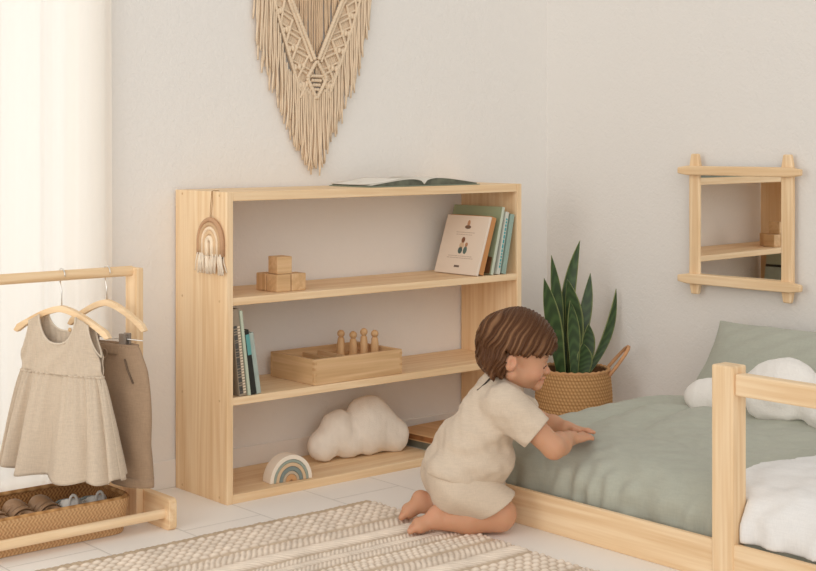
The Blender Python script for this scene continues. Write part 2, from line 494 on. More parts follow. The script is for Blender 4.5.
# ---------------------------------------------------------------- bed
bed = thing('bed_frame', 'low pine floor bed frame with a guard rail and corner post', 'bed', (2.43, 0.95, 0))
BX = 2.432
MB().box(BX, BX + 0.014, 0.95, 2.662, 0.0, 0.087).build('side_board', wood('y'), bed, bevel=0.003, world=True)
MB().box(BX + 0.014, 3.40, 2.638, 2.662, 0.0, 0.087).build('end_board', wood('x'), bed, bevel=0.003, world=True)
MB().box(BX + 0.014, 3.40, 0.95, 0.974, 0.0, 0.087).build('end_board', wood('x'), bed, bevel=0.003, world=True)
MB().box(3.40, 3.422, 0.95, 2.662, 0.0, 0.087).build('side_board', wood('y'), bed, bevel=0.003, world=True)
MB().box(BX + 0.014, 3.40, 0.974, 2.638, 0.004, 0.026).build('slat_base', wood('x'), bed, bevel=0.002, world=True)
for y in (1.790, 0.97):
    MB().box(BX - 0.004, BX + 0.044, y, y + 0.055, 0.0, 0.459).build('post', wood('z'), bed, bevel=0.004, world=True)
MB().box(BX + 0.002, BX + 0.032, 1.025, 1.79, 0.398, 0.444).build('guard_rail', wood('y'), bed, bevel=0.004, world=True)

def rbox(X, Y, Z, c, hs, r):
    qx = np.abs(X - c[0]) - (hs[0] - r); qy = np.abs(Y - c[1]) - (hs[1] - r); qz = np.abs(Z - c[2]) - (hs[2] - r)
    out = np.sqrt(np.maximum(qx, 0) ** 2 + np.maximum(qy, 0) ** 2 + np.maximum(qz, 0) ** 2)
    return out + np.minimum(np.maximum(qx, np.maximum(qy, qz)), 0) - r
MC, MH = ((2.488 + 3.392) / 2, (0.985 + 2.612) / 2, (0.028 + 0.162) / 2), ((3.392 - 2.488) / 2, (2.612 - 0.985) / 2, (0.162 - 0.028) / 2)
def bedfield(X, Y, Z, grow):
    hs = (MH[0] + grow, MH[1] + grow, MH[2] + grow)
    inner = np.minimum(X - 2.488, (2.612 - Y) * 2.4)
    bulge = 0.056 * np.clip(inner / 0.40, 0, 1) ** 0.8 * (1 - 0.75 * np.clip((X - 3.08) / 0.14, 0, 1))
    Zz = Z - bulge * np.clip((Z - 0.05) / 0.10, 0, 1)
    return rbox(X, Y, Zz, MC, hs, 0.055 + grow)
green = cloth_mat('sage_cotton', (0.425, 0.435, 0.365, 1), 700, 0.00025, 0.04)
white = cloth_mat('white_cotton', (0.79, 0.785, 0.775, 1), 700, 0.00025, 0.03)
def bed_sdf(h, y0, y1, x1):
    s = SDF((2.43, y0, 0.02), (x1, y1, 0.285), h); s.X, s.Y, s.Z = s.full(); return s
sm = bed_sdf(0.009, 1.2, 2.64, 3.41)
sm.d = bedfield(sm.X, sm.Y, sm.Z, 0.0).astype(np.float32); sm.plane((0, 1.22, 0), (0, -1, 0))
tag(sm.build('mattress', green), 'mattress in a sage sheet lying inside the pine bed frame', 'mattress')
def wrinkle(X, Y, Z):
    # long soft folds running away from the child's hands, plus short gathers over the front edge
    a = X * 0.85 + Y * 0.52; bq = -X * 0.52 + Y * 0.85
    f = 0.0200 * (0.62 - np.abs(np.sin(17 * bq + 1.5 * np.sin(5 * a) + 1.1 * np.sin(11 * a + 7 * bq))) ** 0.8)
    f = f * (0.55 + 0.45 * np.sin(7 * a + 4 * bq))
    g = 0.0034 * wav((X, Y, Z), 21, 20) + 0.0020 * wav((X, Y, Z), 22, 55)
    fr = np.clip((2.56 - X) / 0.09, 0, 1) * np.clip((0.2 - Z) / 0.08, 0, 1)
    k = 0.0050 * np.sin(95 * Y + 2.4 * np.sin(17 * Y) + 10 * Z) * fr
    return f * (1 - fr) + g + k
sd = bed_sdf(0.0058, 1.2, 2.66, 3.3)
wr = wrinkle(sd.X, sd.Y, sd.Z)
inner = bedfield(sd.X, sd.Y, sd.Z, 0.0015)
outer = np.minimum(bedfield(sd.X, sd.Y, sd.Z, 0.021) + wr, inner - 0.012)
dv = np.maximum(np.maximum(outer, -inner), sd.X - (3.235 + 0.05 * (sd.Y - 2.2)))
dv = np.maximum(np.maximum(dv, 0.066 - sd.Z + 0 * outer), 1.22 - sd.Y)
dv = np.maximum(dv, -(np.maximum(np.maximum(sd.X - 2.4785, 2.42 - sd.X), np.maximum(sd.Y - 1.848, 1.7875 - sd.Y)) + 0 * outer))
sd.d = dv.astype(np.float32)
tag(sd.build('duvet', green, relax=1), 'rumpled sage green duvet spread over the mattress under the child\'s hands', 'duvet')
sb = bed_sdf(0.0058, 1.2, 2.0, 3.2)
wr = wrinkle(sb.X, sb.Y, sb.Z)
inner = np.minimum(bedfield(sb.X, sb.Y, sb.Z, 0.021) + wr, bedfield(sb.X, sb.Y, sb.Z, 0.0015) - 0.012) - 0.0025
outer = np.minimum(bedfield(sb.X, sb.Y, sb.Z, 0.032) + 0.5 * wr + 0.002 * wav((sb.X, sb.Y, sb.Z), 31, 25), inner - 0.012)
bl = np.maximum(np.maximum(outer, -inner), sb.Y - (1.862 - 0.50 * np.clip(sb.X - 2.59, 0, 0.14)))
bl = np.maximum(np.maximum(bl, 0.0885 - sb.Z + 0 * outer), np.maximum(1.24 - sb.Y, sb.X - 3.06))
post_keep = np.maximum(np.maximum(sb.X - 2.4785, 2.42 - sb.X), np.maximum(sb.Y - 1.848, 1.7875 - sb.Y)) + 0 * outer
bl = np.maximum(bl, -post_keep)
sb.d = bl.astype(np.float32)
tag(sb.build('blanket', white, relax=1), 'white blanket over the near end of the green duvet behind the corner post', 'blanket')

# green pillow leaning on the right wall
def pillow(name, mat, w, h, t, parent, loc, rot, seed):
    P = []; n, m = 60, 44
    top, bot = [], []
    for sgn in (1, -1):
        P = []
        for i in range(n + 1):
            row = []
            for j in range(m + 1):
                a = i / n * 2 - 1; c = j / m * 2 - 1
                e = max(0, (1 - abs(a) ** 2.6)) ** 0.55 * max(0, (1 - abs(c) ** 2.6)) ** 0.55
                pin = 1 - 0.07 * (1 - a * a) if True else 1
                pinx = 1 - 0.06 * (1 - c * c)
                x = a * w / 2 * pinx; z = c * h / 2 * pin
                wr = 0.006 * sin(9 * a + seed + 4 * c) * (1 - e) + 0.003 * sin(17 * a - 12 * c + seed)
                row.append((x, sgn * (t / 2 * e + wr * e + 0.0015), z))
            P.append(row)
        top.append(P)
    b = MB(); b.grid(top[0]).grid([list(r) for r in top[1]])
    return b.build(name, mat, parent, smooth=True, loc=loc, rot=rot)
pg = pillow('pillow', green, 0.60, 0.27, 0.10, None, (3.245, 2.195, 0.312), (0, 0, 0), 1)
# lean: plane along Y, tilted back against the wall
pg.rotation_euler = (Matrix.Rotation(radians(40), 4, 'Y') @ Matrix.Rotation(radians(-1), 4, 'X') @ Matrix.Rotation(radians(-90), 4, 'Z')).to_euler()
tag(pg, 'sage green pillow propped against the right wall at the head of the bed', 'pillow')

def cloud(name, mat, blobs, thick, label, loc, rot, seed):
    xs = [q[0] for q in blobs]; zs = [q[1] for q in blobs]; R = max(q[2] for q in blobs)
    s = SDF((min(xs) - R - 0.02, -thick, min(zs) - R - 0.02), (max(xs) + R + 0.02, thick, max(zs) + R + 0.02), 0.0045)
    for x, z, r in blobs: s.ell((x, 0, z), (r, min(thick / 2, r * 0.8), r), 0.022)
    X, Y, Z = s.full()
    s.d = s.d + (0.0022 * wav((X, Y, Z), seed, 45) + 0.0012 * wav((X, Y, Z), seed + 1, 110)).astype(np.float32)
    return tag(s.build(name, mat, loc=loc, rot=rot), label, 'cushion')
fleece = plain('white_fleece', (0.83, 0.80, 0.755, 1), 0.95, 260, 0.0012, 0.02, **{'Sheen Weight': 0.3, 'Specular IOR Level': 0.05})
fleece2 = plain('cream_fleece', (0.80, 0.735, 0.65, 1), 0.95, 260, 0.0012, 0.03, **{'Sheen Weight': 0.3, 'Specular IOR Level': 0.05})
# on the bed, long axis along the wall: local x -> -Y
cloud('cloud_cushion', fleece, [(-0.245, 0.036, 0.043), (-0.17, 0.048, 0.050), (-0.21, 0.036, 0.040), (-0.03, 0.075, 0.075), (0.02, 0.085, 0.082), (0.13, 0.07, 0.07), (0.22, 0.06, 0.06)], 0.13,
      'white cloud cushion lying on the bed in front of the green pillow', (2.970, 2.055, 0.228), (radians(-12), 0, radians(-90)), 41)
cloud('cloud_cushion', fleece2, [(-0.118, 0.045, 0.045), (-0.065, 0.090, 0.050), (-0.03, 0.050, 0.050), (0.040, 0.100, 0.070), (0.045, 0.058, 0.058), (0.11, 0.050, 0.050), (0.135, 0.043, 0.043), (0.085, 0.082, 0.050)], 0.10,
      'cream cloud cushion sitting on the bottom shelf of the bookshelf', (2.528, 3.165, 0.024), (radians(-8), 0, radians(-4)), 51)

# ---------------------------------------------------------------- wooden mirror on the right wall
mir = thing('wall_mirror', 'pine framed mirror with crossed corner bars hanging on the right wall', 'mirror', (3.421, 2.482, 0.682), (0, 0, radians(-90 + 1.0)))
# local: x -> -Y (right), y -> +X (into wall), z up
def mbar(nm, L, wd, axis, off, yy, mat):
    n = 13; prof = []
    for i in range(n):
        a = i / (n - 1) * 2 - 1
        taper = 1.0 if abs(a) < 0.90 else 1 - 0.35 * ((abs(a) - 0.90) / 0.10) ** 2
        prof.append((a * L / 2, wd / 2 * taper * (1 + 0.02 * sin(5 * a))))
    pts = prof + [(x, -h) for x, h in reversed(prof)]
    m = MB()
    if axis == 'x': m.prism([(x, z + off) for x, z in pts], yy, yy + 0.016, 'y')
    else: m.prism([(z + off, x) for x, z in pts], yy, yy + 0.016, 'y')
    m.build(nm, mat, mir, bevel=0.004, seg=3)
mbar('upright_bar', 0.42, 0.038, 'z', -0.160, -0.026, wood('z'))
mbar('upright_bar', 0.42, 0.038, 'z', 0.160, -0.026, wood('z'))
mbar('cross_bar', 0.425, 0.028, 'x', 0.160, -0.040, wood('x'))
mbar('cross_bar', 0.425, 0.030, 'x', -0.164, -0.040, wood('x'))
t = NT('mirror_silver'); t.set(t.b, 'Metallic', 1.0); t.set(t.b, 'Base Color', (0.9, 0.9, 0.88, 1)); t.set(t.b, 'Roughness', 0.015)
MIR_YAW = radians(0.8)
MB().box(-0.155, 0.155, -0.002, 0.002, -0.17, 0.17).build('mirror_glass', t.m, mir, loc=(0, -0.016, 0), rot=(0, 0, MIR_YAW))

# ---------------------------------------------------------------- clothes rack
RKX, RKY = 1.734, 3.067
rack = thing('clothes_rack', 'low pine clothes rack with a round hanging rail and bottom bar by the curtain', 'clothes rack', (1.4, 3.06, 0))
def rounded(x0, x1, z0, z1, r, n=5):
    pts = []
    for cx, cz, a0 in ((x1 - r, z1 - r, 0), (x0 + r, z1 - r, 90), (x0 + r, z0 + r, 180), (x1 - r, z0 + r, 270)):
        for k in range(n + 1):
            a = radians(a0 + 90 * k / n); pts.append((cx + r * cos(a), cz + r * sin(a)))
    return pts
for x in (RKX, RKX - 0.70):
    MB().box(x, x + 0.019, RKY - 0.027, RKY + 0.028, 0, 0.62).build('upright', wood('z'), rack, bevel=0.002, world=True)
    m = MB(); xx = x + 0.019 if x == RKX else x - 0.021
    m.prism(rounded(2.918, 3.215, 0.0, 0.076, 0.012), xx, xx + 0.021, 'x'); m.build('foot', wood('y'), rack, bevel=0.002, world=True)
MB().tube([(RKX - 0.68, RKY, 0.612), (RKX + 0.002, RKY, 0.612)], 0.0125, 20).build('hanging_rail', wood('x'), rack, smooth=False, world=True)
MB().tube([(RKX - 0.68, 2.942, 0.038), (RKX + 0.020, 2.942, 0.038)], 0.0115, 20).build('bottom_bar', wood('x'), rack, world=True)

metal = plain('steel_wire', (0.75, 0.73, 0.70, 1), 0.3, Metallic=1.0)
def hanger(label, cx, half, yaw, zt, clips=False):
    h = thing('clothes_hanger', label, 'hanger', (cx, RKY, 0.612), (0, 0, radians(yaw)), 'pine hangers on the rail')
    # wooden shoulder: local x along the hanger, z relative to the rail
    n = 28; up, dn = [], []
    for i in range(n + 1):
        a = i / n * 2 - 1; A = abs(a)
        zc = zt - 0.060 * A ** 1.5 + (0.012 * max(0, (A - 0.9) / 0.1) if A > 0.9 else 0) * 0
        wd = 0.0135 - 0.001 * A + (0.006 * max(0, (A - 0.72) / 0.28))
        end = 1.0 if A < 0.93 else sqrt(max(0.0, 1 - ((A - 0.93) / 0.07) ** 2))
        up.append((a * half, zc + wd * 0.5 * max(end, 0.05))); dn.append((a * half, zc - wd * 0.62 * max(end, 0.05)))
    MB().prism(up + dn[::-1], -0.0065, 0.0065, 'y').build('shoulder_bar', wood('x'), h, bevel=0.003, seg=2)
    # hook over the rail (plane across the rail)
    pts = []
    R = 0.0165
    for k in range(15):
        a = radians(-60 + 245 * k / 14)
        pts.append((R * cos(a), 0, 0.0 + R * sin(a)))
    pts = pts[::-1]
    # stem from hook's near side down to the wood
    stem = [(R * cos(radians(-60)) * 0.6, 0, -R - 0.008), (0.001, 0, -0.036), (0, 0, zt + 0.002)]
    if True:
        yr = radians(90 - yaw)
        M3 = Matrix.Rotation(yr, 3, 'Z')
        P = [tuple(M3 @ Vector(p)) for p in pts + stem]
        MB().tube(P, 0.0016, 8).build('hook', metal, h, smooth=True)
    if clips:
        zz = zt - 0.085
        MB().tube([(-half * 0.92, 0, zz), (half * 0.92, 0, zz)], 0.0014, 8).build('clip_wire', metal, h, smooth=True)
        for x in clips:
            c = MB().box(x - 0.009, x + 0.009, -0.0125, -0.0045, zz - 0.030, zz + 0.014).box(x - 0.009, x + 0.009, 0.0045, 0.0125, zz - 0.030, zz + 0.014)
            c.box(x - 0.006, x + 0.006, -0.0045, 0.0045, zz + 0.002, zz + 0.007)
            c.build('clip', plain('clip_metal', (0.36, 0.31, 0.27, 1), 0.4, Metallic=0.6) if 'clip_metal' not in bpy.data.materials else bpy.data.materials['clip_metal'], h, bevel=0.001)
    return h
YAW1, YAW2 = 110 - 180, 107 - 180
# local +x points towards the camera side (-Y)
hanger('pine hanger on the rail inside the neck of the beige dress', 1.549, 0.150, YAW1, -0.078)
hanger('pine clip hanger on the rail nearest the post holding the brown trousers', 1.668, 0.128, YAW2, -0.072, clips=(-0.045, 0.060))

# dress: front and back panels in the hanger's frame
linen = cloth_mat('oat_linen', (0.575, 0.480, 0.375, 1), 1100, 0.0004, 0.07)
linen.use_backface_culling = False
def make_dress():
    d = thing('dress', 'sleeveless oat linen child\'s dress hanging on the rack in front of the curtain', 'dress', (1.549, RKY, 0.612), (0, 0, radians(YAW1)))
    zs, zw, zh = -0.088, -0.232, -0.466       # shoulder, waist seam, hem (local z)
    wsh, wmid, ww = 0.118, 0.122, 0.128
    b = MB()
    n, m = 64, 30
    for side in (-1, 1):                        # -1 faces the camera
        P = []
        for i in range(n + 1):
            a = i / n * 2 - 1; A = abs(a)
            # top outline of the bodice
            neck, strap = 0.52, 0.80
            if A < neck:
                q = A / neck
                drop = (0.066 if side == -1 else 0.040) * (1 - q ** 2.6) ** 0.75
                top = zs - 0.006 - drop
            elif A < strap: top = zs - 0.006 - 0.016 * (A - neck) / (strap - neck)
            else:
                q = (A - strap) / (1 - strap); top = zs - 0.022 - 0.075 * q ** 0.55
            row = []
            for j in range(m + 1):
                w = j / m; z = zw + (top - zw) * w
                hw = ww + (0.112 - ww) * ((z - zw) / (zs - zw))
                arm = 1 + 0.0 * w
                x = a * hw
                th = 0.020 * (1 - A ** 2.5) * (1 - 0.55 * w) + 0.0085 * w
                y = side * (th + 0.0012 * sin(40 * a + 3 * w) + 0.0014 * sin(11 * a - 9 * w))
                row.append((x, y, z))
            P.append(row)
        b.grid(P)
    b.build('bodice', linen, d, smooth=True, solid=0.0018, recalc=False)
    # neckline and armhole bindings
    bind = MB()
    for side in (-1, 1):
        pts = []
        for i in range(41):
            a = -0.52 + 1.04 * i / 40; q = abs(a) / 0.52
            drop = (0.066 if side == -1 else 0.040) * (1 - q ** 2.6) ** 0.75
            z = zs - 0.006 - drop; hw = ww + (0.112 - ww) * ((z - zw) / (zs - zw))
            w = 1; th = 0.020 * (1 - abs(a) ** 2.5) * 0.45 + 0.0085
            pts.append((a * hw, side * th, z))
        bind.tube(pts, 0.0028, 6)
        for sg in (-1, 1):
            pts = []
            for i in range(21):
                A = 0.80 + 0.20 * i / 20; q = (A - 0.80) / 0.20
                z = zs - 0.022 - 0.075 * q ** 0.55; hw = ww + (0.112 - ww) * ((z - zw) / (zs - zw))
                th = 0.020 * (1 - A ** 2.5) * 0.45 + 0.0085
                pts.append((sg * A * hw, side * th * (1 - q ** 4), z))
            bind.tube(pts, 0.0024, 6)
    bind.build('neck_and_arm_binding', cloth_mat('oat_binding', (0.64, 0.55, 0.44, 1), 1100, 0.0004, 0.05), d, smooth=True)
    # skirt: gathered closed tube
    P = []; N = 220; mm = 34
    g = random.Random(5)
    ph = [g.uniform(0, 6.28) for _ in range(6)]
    for i in range(N):
        th = 2 * pi * i / N
        row = []
        for j in range(mm + 1):
            w = j / mm; z = zw + (zh - zw) * w
            hw = ww + (0.186 - ww) * (w ** 0.8); hd = 0.015 + 0.034 * w
            fold = (0.007 + 0.036 * w ** 0.6) * (abs(sin(6.5 * th + ph[0] + 0.6 * sin(2 * th) + 0.25 * w)) ** 0.75 - 0.45) + 0.004 * w * sin(15 * th + ph[1]) + 0.0035 * (1 - w) * sin(46 * th + ph[2]) * (w < 0.6)
            cs, sn = cos(th), sin(th)
            x = hw * (abs(cs) ** 0.8) * (1 if cs > 0 else -1); y = hd * sn + fold * (1.0 if sn > 0 else -1.0) * abs(sn) ** 0.5
            zz = z + w * (0.006 * sin(th * 2 + 1) + 0.004 * sin(9 * th + ph[0]))
            row.append((x, y, zz))
        P.append(row)
    sk = MB().grid(P, True).build('skirt', linen, d, smooth=True, solid=0.0016, recalc=False)
    # hem stitch and waist seam
    sm_ = MB(); sm_.tube([P[i][0] for i in range(N)] + [P[0][0]], 0.0032, 6, cap=False)
    sm_.build('waist_seam', linen, d, smooth=True)
    # back neck slit button
    MB().lathe([(0.001, -0.002), (0.005, -0.001), (0.005, 0.001), (0.001, 0.002)], 12).build('button', SCM, d, loc=(0.02, 0.006, zs - 0.04), rot=(pi / 2, 0, 0))
make_dress()

# trousers
def make_trousers():
    tr = thing('trousers', 'brown linen child\'s trousers clipped to the hanger beside the dress', 'trousers', (1.668 + 0.016 * cos(radians(YAW2)), RKY + 0.016 * sin(radians(YAW2)), 0.612), (0, 0, radians(YAW2)))
    brown = cloth_mat('taupe_linen', (0.36, 0.25, 0.165, 1), 1100, 0.0004, 0.08)
    ztop, zcr, zhem = -0.172, -0.318, -0.500
    s = SDF((-0.17, -0.05, -0.52), (0.17, 0.05, -0.15), 0.0036)
    X, Y, Z = s.full()
    X = X + 0 * (Y + Z); Y = Y + 0 * X; Z = Z + 0 * X
    w = np.clip((ztop - Z) / (ztop - zhem), 0, 1)
    ds = []
    for sg in (-1, 1):
        cx = sg * (0.040 + 0.030 * w); hw = 0.050 + 0.012 * np.sin(np.clip(w * 1.4, 0, 1) * pi) + 0.002 * w; hd = 0.015 + 0.010 * np.clip(w * 3, 0, 1)
        hw = hw + 0.012 * (w > 0.02) * np.clip(w * 6, 0, 1)
        fold = 0.0035 * np.sin(70 * X + 18 * Z + 2 * sg) * np.clip(w * 2, 0.3, 1) + 0.0025 * wav((X, Y, Z), 60 + sg, 40)
        q = np.sqrt(((X - cx) / hw) ** 2 + (Y / (hd + fold)) ** 2)
        ds.append((q - 1) * hd)
    k = 0.006; h = np.clip(0.5 + 0.5 * (ds[1] - ds[0]) / k, 0, 1); d = ds[1] * (1 - h) + ds[0] * h - k * h * (1 - h)
    outer = np.maximum(np.maximum(d, Z - ztop), zhem - Z)
    # narrow slit between the legs below the crotch
    slit = np.maximum(np.abs(X - 0.006 * np.sin(30 * Z)) - 0.0045 * np.clip((zcr - Z) / 0.05, 0, 1), Z - zcr)
    outer = np.maximum(outer, -slit)
    inner = np.maximum(d + 0.007, 0)
    hollow = np.maximum(d + 0.0075, (ztop - 0.03) - Z)
    outer = np.maximum(outer, -hollow)
    s.d = outer.astype(np.float32)
    s.build('trouser_legs', brown, tr, relax=1)
    # gathered waistband, hem turn-ups, pocket
    P = []
    for i in range(120):
        th = 2 * pi * i / 120; row = []
        for j in range(6):
            z = ztop + 0.004 - 0.026 * j / 5
            r = 1 + 0.0
            row.append(((0.086 + 0.0008 * sin(60 * th)) * cos(th), (0.0165 + 0.0013 * sin(44 * th)) * sin(th), z))
        P.append(row)
    MB().grid(P, True).build('waistband', brown, tr, smooth=True, solid=0.003)
    for sg in (-1, 1):
        P = []
        for i in range(60):
            th = 2 * pi * i / 60
            P.append([(sg * 0.068 + 0.0640 * cos(th), 0.0265 * sin(th), zhem - 0.003 + 0.022 * j / 4) for j in range(5)])
        MB().grid(P, True).build('hem', brown, tr, smooth=True, solid=0.002)
    dark = plain('pocket_shadow_seam', (0.17, 0.115, 0.075, 1), 0.9)
    MB().tube([(0.060, -0.0185, ztop - 0.03), (0.072, -0.021, ztop - 0.055), (0.088, -0.019, ztop - 0.085)], 0.0022, 6).build('pocket_seam', dark, tr, smooth=True)
    tie = MB(); cx, cz = -0.012, ztop - 0.020
    for sg in (-1, 1):
        tie.tube([(cx + sg * 0.014 * (1 - cos(a)) / 1.0 * 0.6 + sg * 0.001, -0.0215, cz + 0.011 * sin(a)) for a in np.linspace(0, 2 * pi, 16)], 0.0016, 6)
        tie.tube([(cx, -0.0215, cz), (cx + sg * 0.008, -0.023, cz - 0.018), (cx + sg * 0.005, -0.023, cz - 0.045)], 0.0016, 6)
    tie.build('drawstring', brown, tr, smooth=True)
make_trousers()

# ---------------------------------------------------------------- woven tray on the floor and the shoes
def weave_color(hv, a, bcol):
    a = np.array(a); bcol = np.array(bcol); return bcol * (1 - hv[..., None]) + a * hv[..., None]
WOV = attr_mat('seagrass_weave', 0.8, 0, 0.15, (500, 0.0004))
def superloop(t, hx, hy, r):
    """point on a rounded rectangle at perimeter fraction t"""
    sx, sy = hx - r, hy - r
    segs = [2 * sy, pi / 2 * r, 2 * sx, pi / 2 * r, 2 * sy, pi / 2 * r, 2 * sx, pi / 2 * r]
    L = sum(segs); d = (t % 1) * L
    k = 0
    while d > segs[k] and k < 7: d -= segs[k]; k += 1
    if k == 0: return (hx, -sy + d)
    if k == 1: a = d / r; return (sx + r * cos(a), sy + r * sin(a))
    if k == 2: return (sx - d, hy)
    if k == 3: a = pi / 2 + d / r; return (-sx + r * cos(a), sy + r * sin(a))
    if k == 4: return (-hx, sy - d)
    if k == 5: a = pi + d / r; return (-sx + r * cos(a), -sy + r * sin(a))
    if k == 6: return (-sx + d, -hy)
    a = 1.5 * pi + d / r; return (sx + r * cos(a), -sy + r * sin(a))
def make_tray():
    tr = thing('woven_tray', 'low rectangular woven seagrass tray on the floor under the hanging clothes', 'tray', (1.414, 3.080, 0.001))
    hx, hy, H = 0.266, 0.108, 0.084
    N, M_ = 900, 44
    def wall(off, flip):
        P = []; T = []
        for i in range(N):
            row = []
            for j in range(M_ + 1):
                w = j / M_
                fl = 0.010 + 0.010 * w
                x, y = superloop(i / N, hx - 0.012 + fl, hy - 0.012 + fl, 0.045)
                s_ = i * (2 * (hx + hy) * 2) / N; 
                p = sin(s_ / 0.0075 * pi + floor_(w * 9) * pi) * sin(w * 9 * pi) if True else 0
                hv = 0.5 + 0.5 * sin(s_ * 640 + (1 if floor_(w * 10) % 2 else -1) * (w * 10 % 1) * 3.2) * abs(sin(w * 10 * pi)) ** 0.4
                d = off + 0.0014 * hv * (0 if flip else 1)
                n = sqrt(x * x / hx ** 4 + y * y / hy ** 4)
                row.append((x + d * (x / hx ** 2) / n, y + d * (y / hy ** 2) / n, H * w + 0.0)); T.append(hv)
            P.append(row)
        return P, T
    b = MB(); P, T = wall(0, False); b.grid(P, True)
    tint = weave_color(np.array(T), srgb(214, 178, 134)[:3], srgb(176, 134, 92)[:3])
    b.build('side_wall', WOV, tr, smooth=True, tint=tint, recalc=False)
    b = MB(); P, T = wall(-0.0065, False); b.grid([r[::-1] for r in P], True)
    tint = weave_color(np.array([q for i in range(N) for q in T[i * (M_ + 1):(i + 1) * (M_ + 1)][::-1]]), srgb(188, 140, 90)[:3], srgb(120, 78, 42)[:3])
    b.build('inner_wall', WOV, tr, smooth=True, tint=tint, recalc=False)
    pts = [(*superloop(i / 160, hx + 0.003, hy + 0.003, 0.045), H) for i in range(161)]
    rm = MB(); rm.tube(pts, 0.0055, 8, cap=False)
    rm.build('rim', WOV, tr, smooth=True, tint=np.array([weave_color(np.array([0.55 + 0.35 * sin(i * 1.7)]), srgb(205, 160, 108)[:3], srgb(138, 92, 50)[:3])[0] for i in range(161) for _ in range(8)]))
    n = 60; fl = MB(); tt = []
    P = []
    for i in range(n + 1):
        row = []
        for j in range(n + 1):
            row.append((-hx + 0.02 + (2 * hx - 0.04) * i / n, -hy + 0.02 + (2 * hy - 0.04) * j / n, 0.004)); tt.append(0.5 + 0.5 * sin(i * 2.1 + j) * sin(j * 2.3))
        P.append(row)
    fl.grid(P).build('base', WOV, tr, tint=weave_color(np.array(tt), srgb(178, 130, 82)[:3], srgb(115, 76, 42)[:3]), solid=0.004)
def floor_(x): return math.floor(x)
make_tray()

def shoe_bootie(label, loc, rz):
    th = thing('baby_shoe', label, 'shoe', loc, (0, 0, rz), 'grey baby shoes in the tray')
    s = SDF((-0.045, -0.085, -0.005), (0.045, 0.075, 0.085), 0.003)
    s.ell((0, -0.03, 0.020), (0.029, 0.038, 0.024), 0.01).ell((0, 0.025, 0.024), (0.025, 0.036, 0.028), 0.01).cone((0, 0.03, 0.03), (0, 0.033, 0.052), 0.026, 0.026, 0.01)
    s.cone((0, 0.02, 0.035), (0, 0.028, 0.09), 0.019, 0.022, 0.003, 'sub')
    s.plane((0, 0, 0.002), (0, 0, -1))
    gm = cloth_mat('grey_knit', (0.60, 0.575, 0.54, 1), 400, 0.0006, 0.06)
    s.build('upper', gm, th)
    b = MB(); b.prism([(0.030 * cos(a) * (1 if abs(sin(a)) < 2 else 1), 0.066 * sin(a) - 0.002) for a in np.linspace(0, 2 * pi, 28)[:-1]], 0, 0.006, 'z'); b.build('sole', plain('cream_sole', (0.72, 0.66, 0.58, 1), 0.7), th, bevel=0.001)
    MB().tube([(0.010 * cos(a), 0.055, 0.058 + 0.022 * sin(a)) for a in np.linspace(-0.3, pi + 0.3, 16)], 0.0035, 8).build('heel_loop', gm, th, smooth=True)
    MB().tube([(0.024 * sin(a), -0.010 - 0.008 * cos(a), 0.046 + 0.006 * cos(a)) for a in np.linspace(-1.4, 1.4, 14)], 0.0035, 8).build('strap', plain('teal_grey_strap', (0.30, 0.34, 0.34, 1), 0.8), th, smooth=True)
    return th
s1 = shoe_bootie('grey knitted baby shoe in the woven tray, left one of the pair', (1.584, 3.108, 0.010), radians(168))
s2 = copy_tree(s1); s2.location = (1.642, 3.098, 0.010); s2.rotation_euler = (0, 0, radians(174))
s2['label'] = 'grey knitted baby shoe nearest the right end of the woven tray'
def sandal(label, loc, rz):
    th = thing('sandal', label, 'shoe', loc, (radians(17), 0, rz), 'brown sandals in the tray')
    lm = plain('brown_leather', (0.29, 0.165, 0.085, 1), 0.55, 200, 0.0003, 0.1); lt = plain('tan_insole', (0.42, 0.27, 0.15, 1), 0.7)
    ol = [(0.030 * (1 + 0.12 * sin(a)) * cos(a), 0.070 * sin(a)) for a in np.linspace(0, 2 * pi, 32)[:-1]]
    MB().prism(ol, 0, 0.010, 'z').build('sole', lt, th, bevel=0.002)
    q = SDF((-0.04, -0.08, 0.004), (0.04, 0.08, 0.07), 0.003)
    q.ell((0, 0.030, 0.016), (0.030, 0.042, 0.032), 0.008).ell((0, -0.032, 0.016), (0.029, 0.038, 0.040), 0.008)
    q.ell((0, -0.030, 0.060), (0.020, 0.026, 0.034), 0.003, mode='sub'); q.ell((0, 0.006, 0.045), (0.05, 0.0055, 0.030), 0.002, mode='sub')
    q.plane((0, 0, 0.009), (0, 0, -1)); q.build('leather_upper', lm, th)
    for nm, yy, hh in (('toe_strap', 0.026, 0.037), ('ankle_strap', -0.002, 0.040)):
        P = [[(0.032 * cos(pi * i / 20), yy + 0.011 * (k / 4 - 0.5), 0.008 + hh * sin(pi * i / 20) ** 0.8) for k in range(5)] for i in range(21)]
        MB().grid(P).build(nm, lm, th, smooth=True, solid=0.003)
    return th
d1 = sandal('brown leather child sandal in the tray, beside the grey shoes', (1.520, 3.085, 0.031), radians(4))
for lab, loc, rz in (('brown leather child sandal in the tray, middle of the three sandals', (1.455, 3.088, 0.031), 2), ('brown leather child sandal at the left edge of the photo', (1.389, 3.086, 0.031), 5)):
    c = copy_tree(d1); c.location = loc; c.rotation_euler = (radians(17), 0, radians(rz)); c['label'] = lab
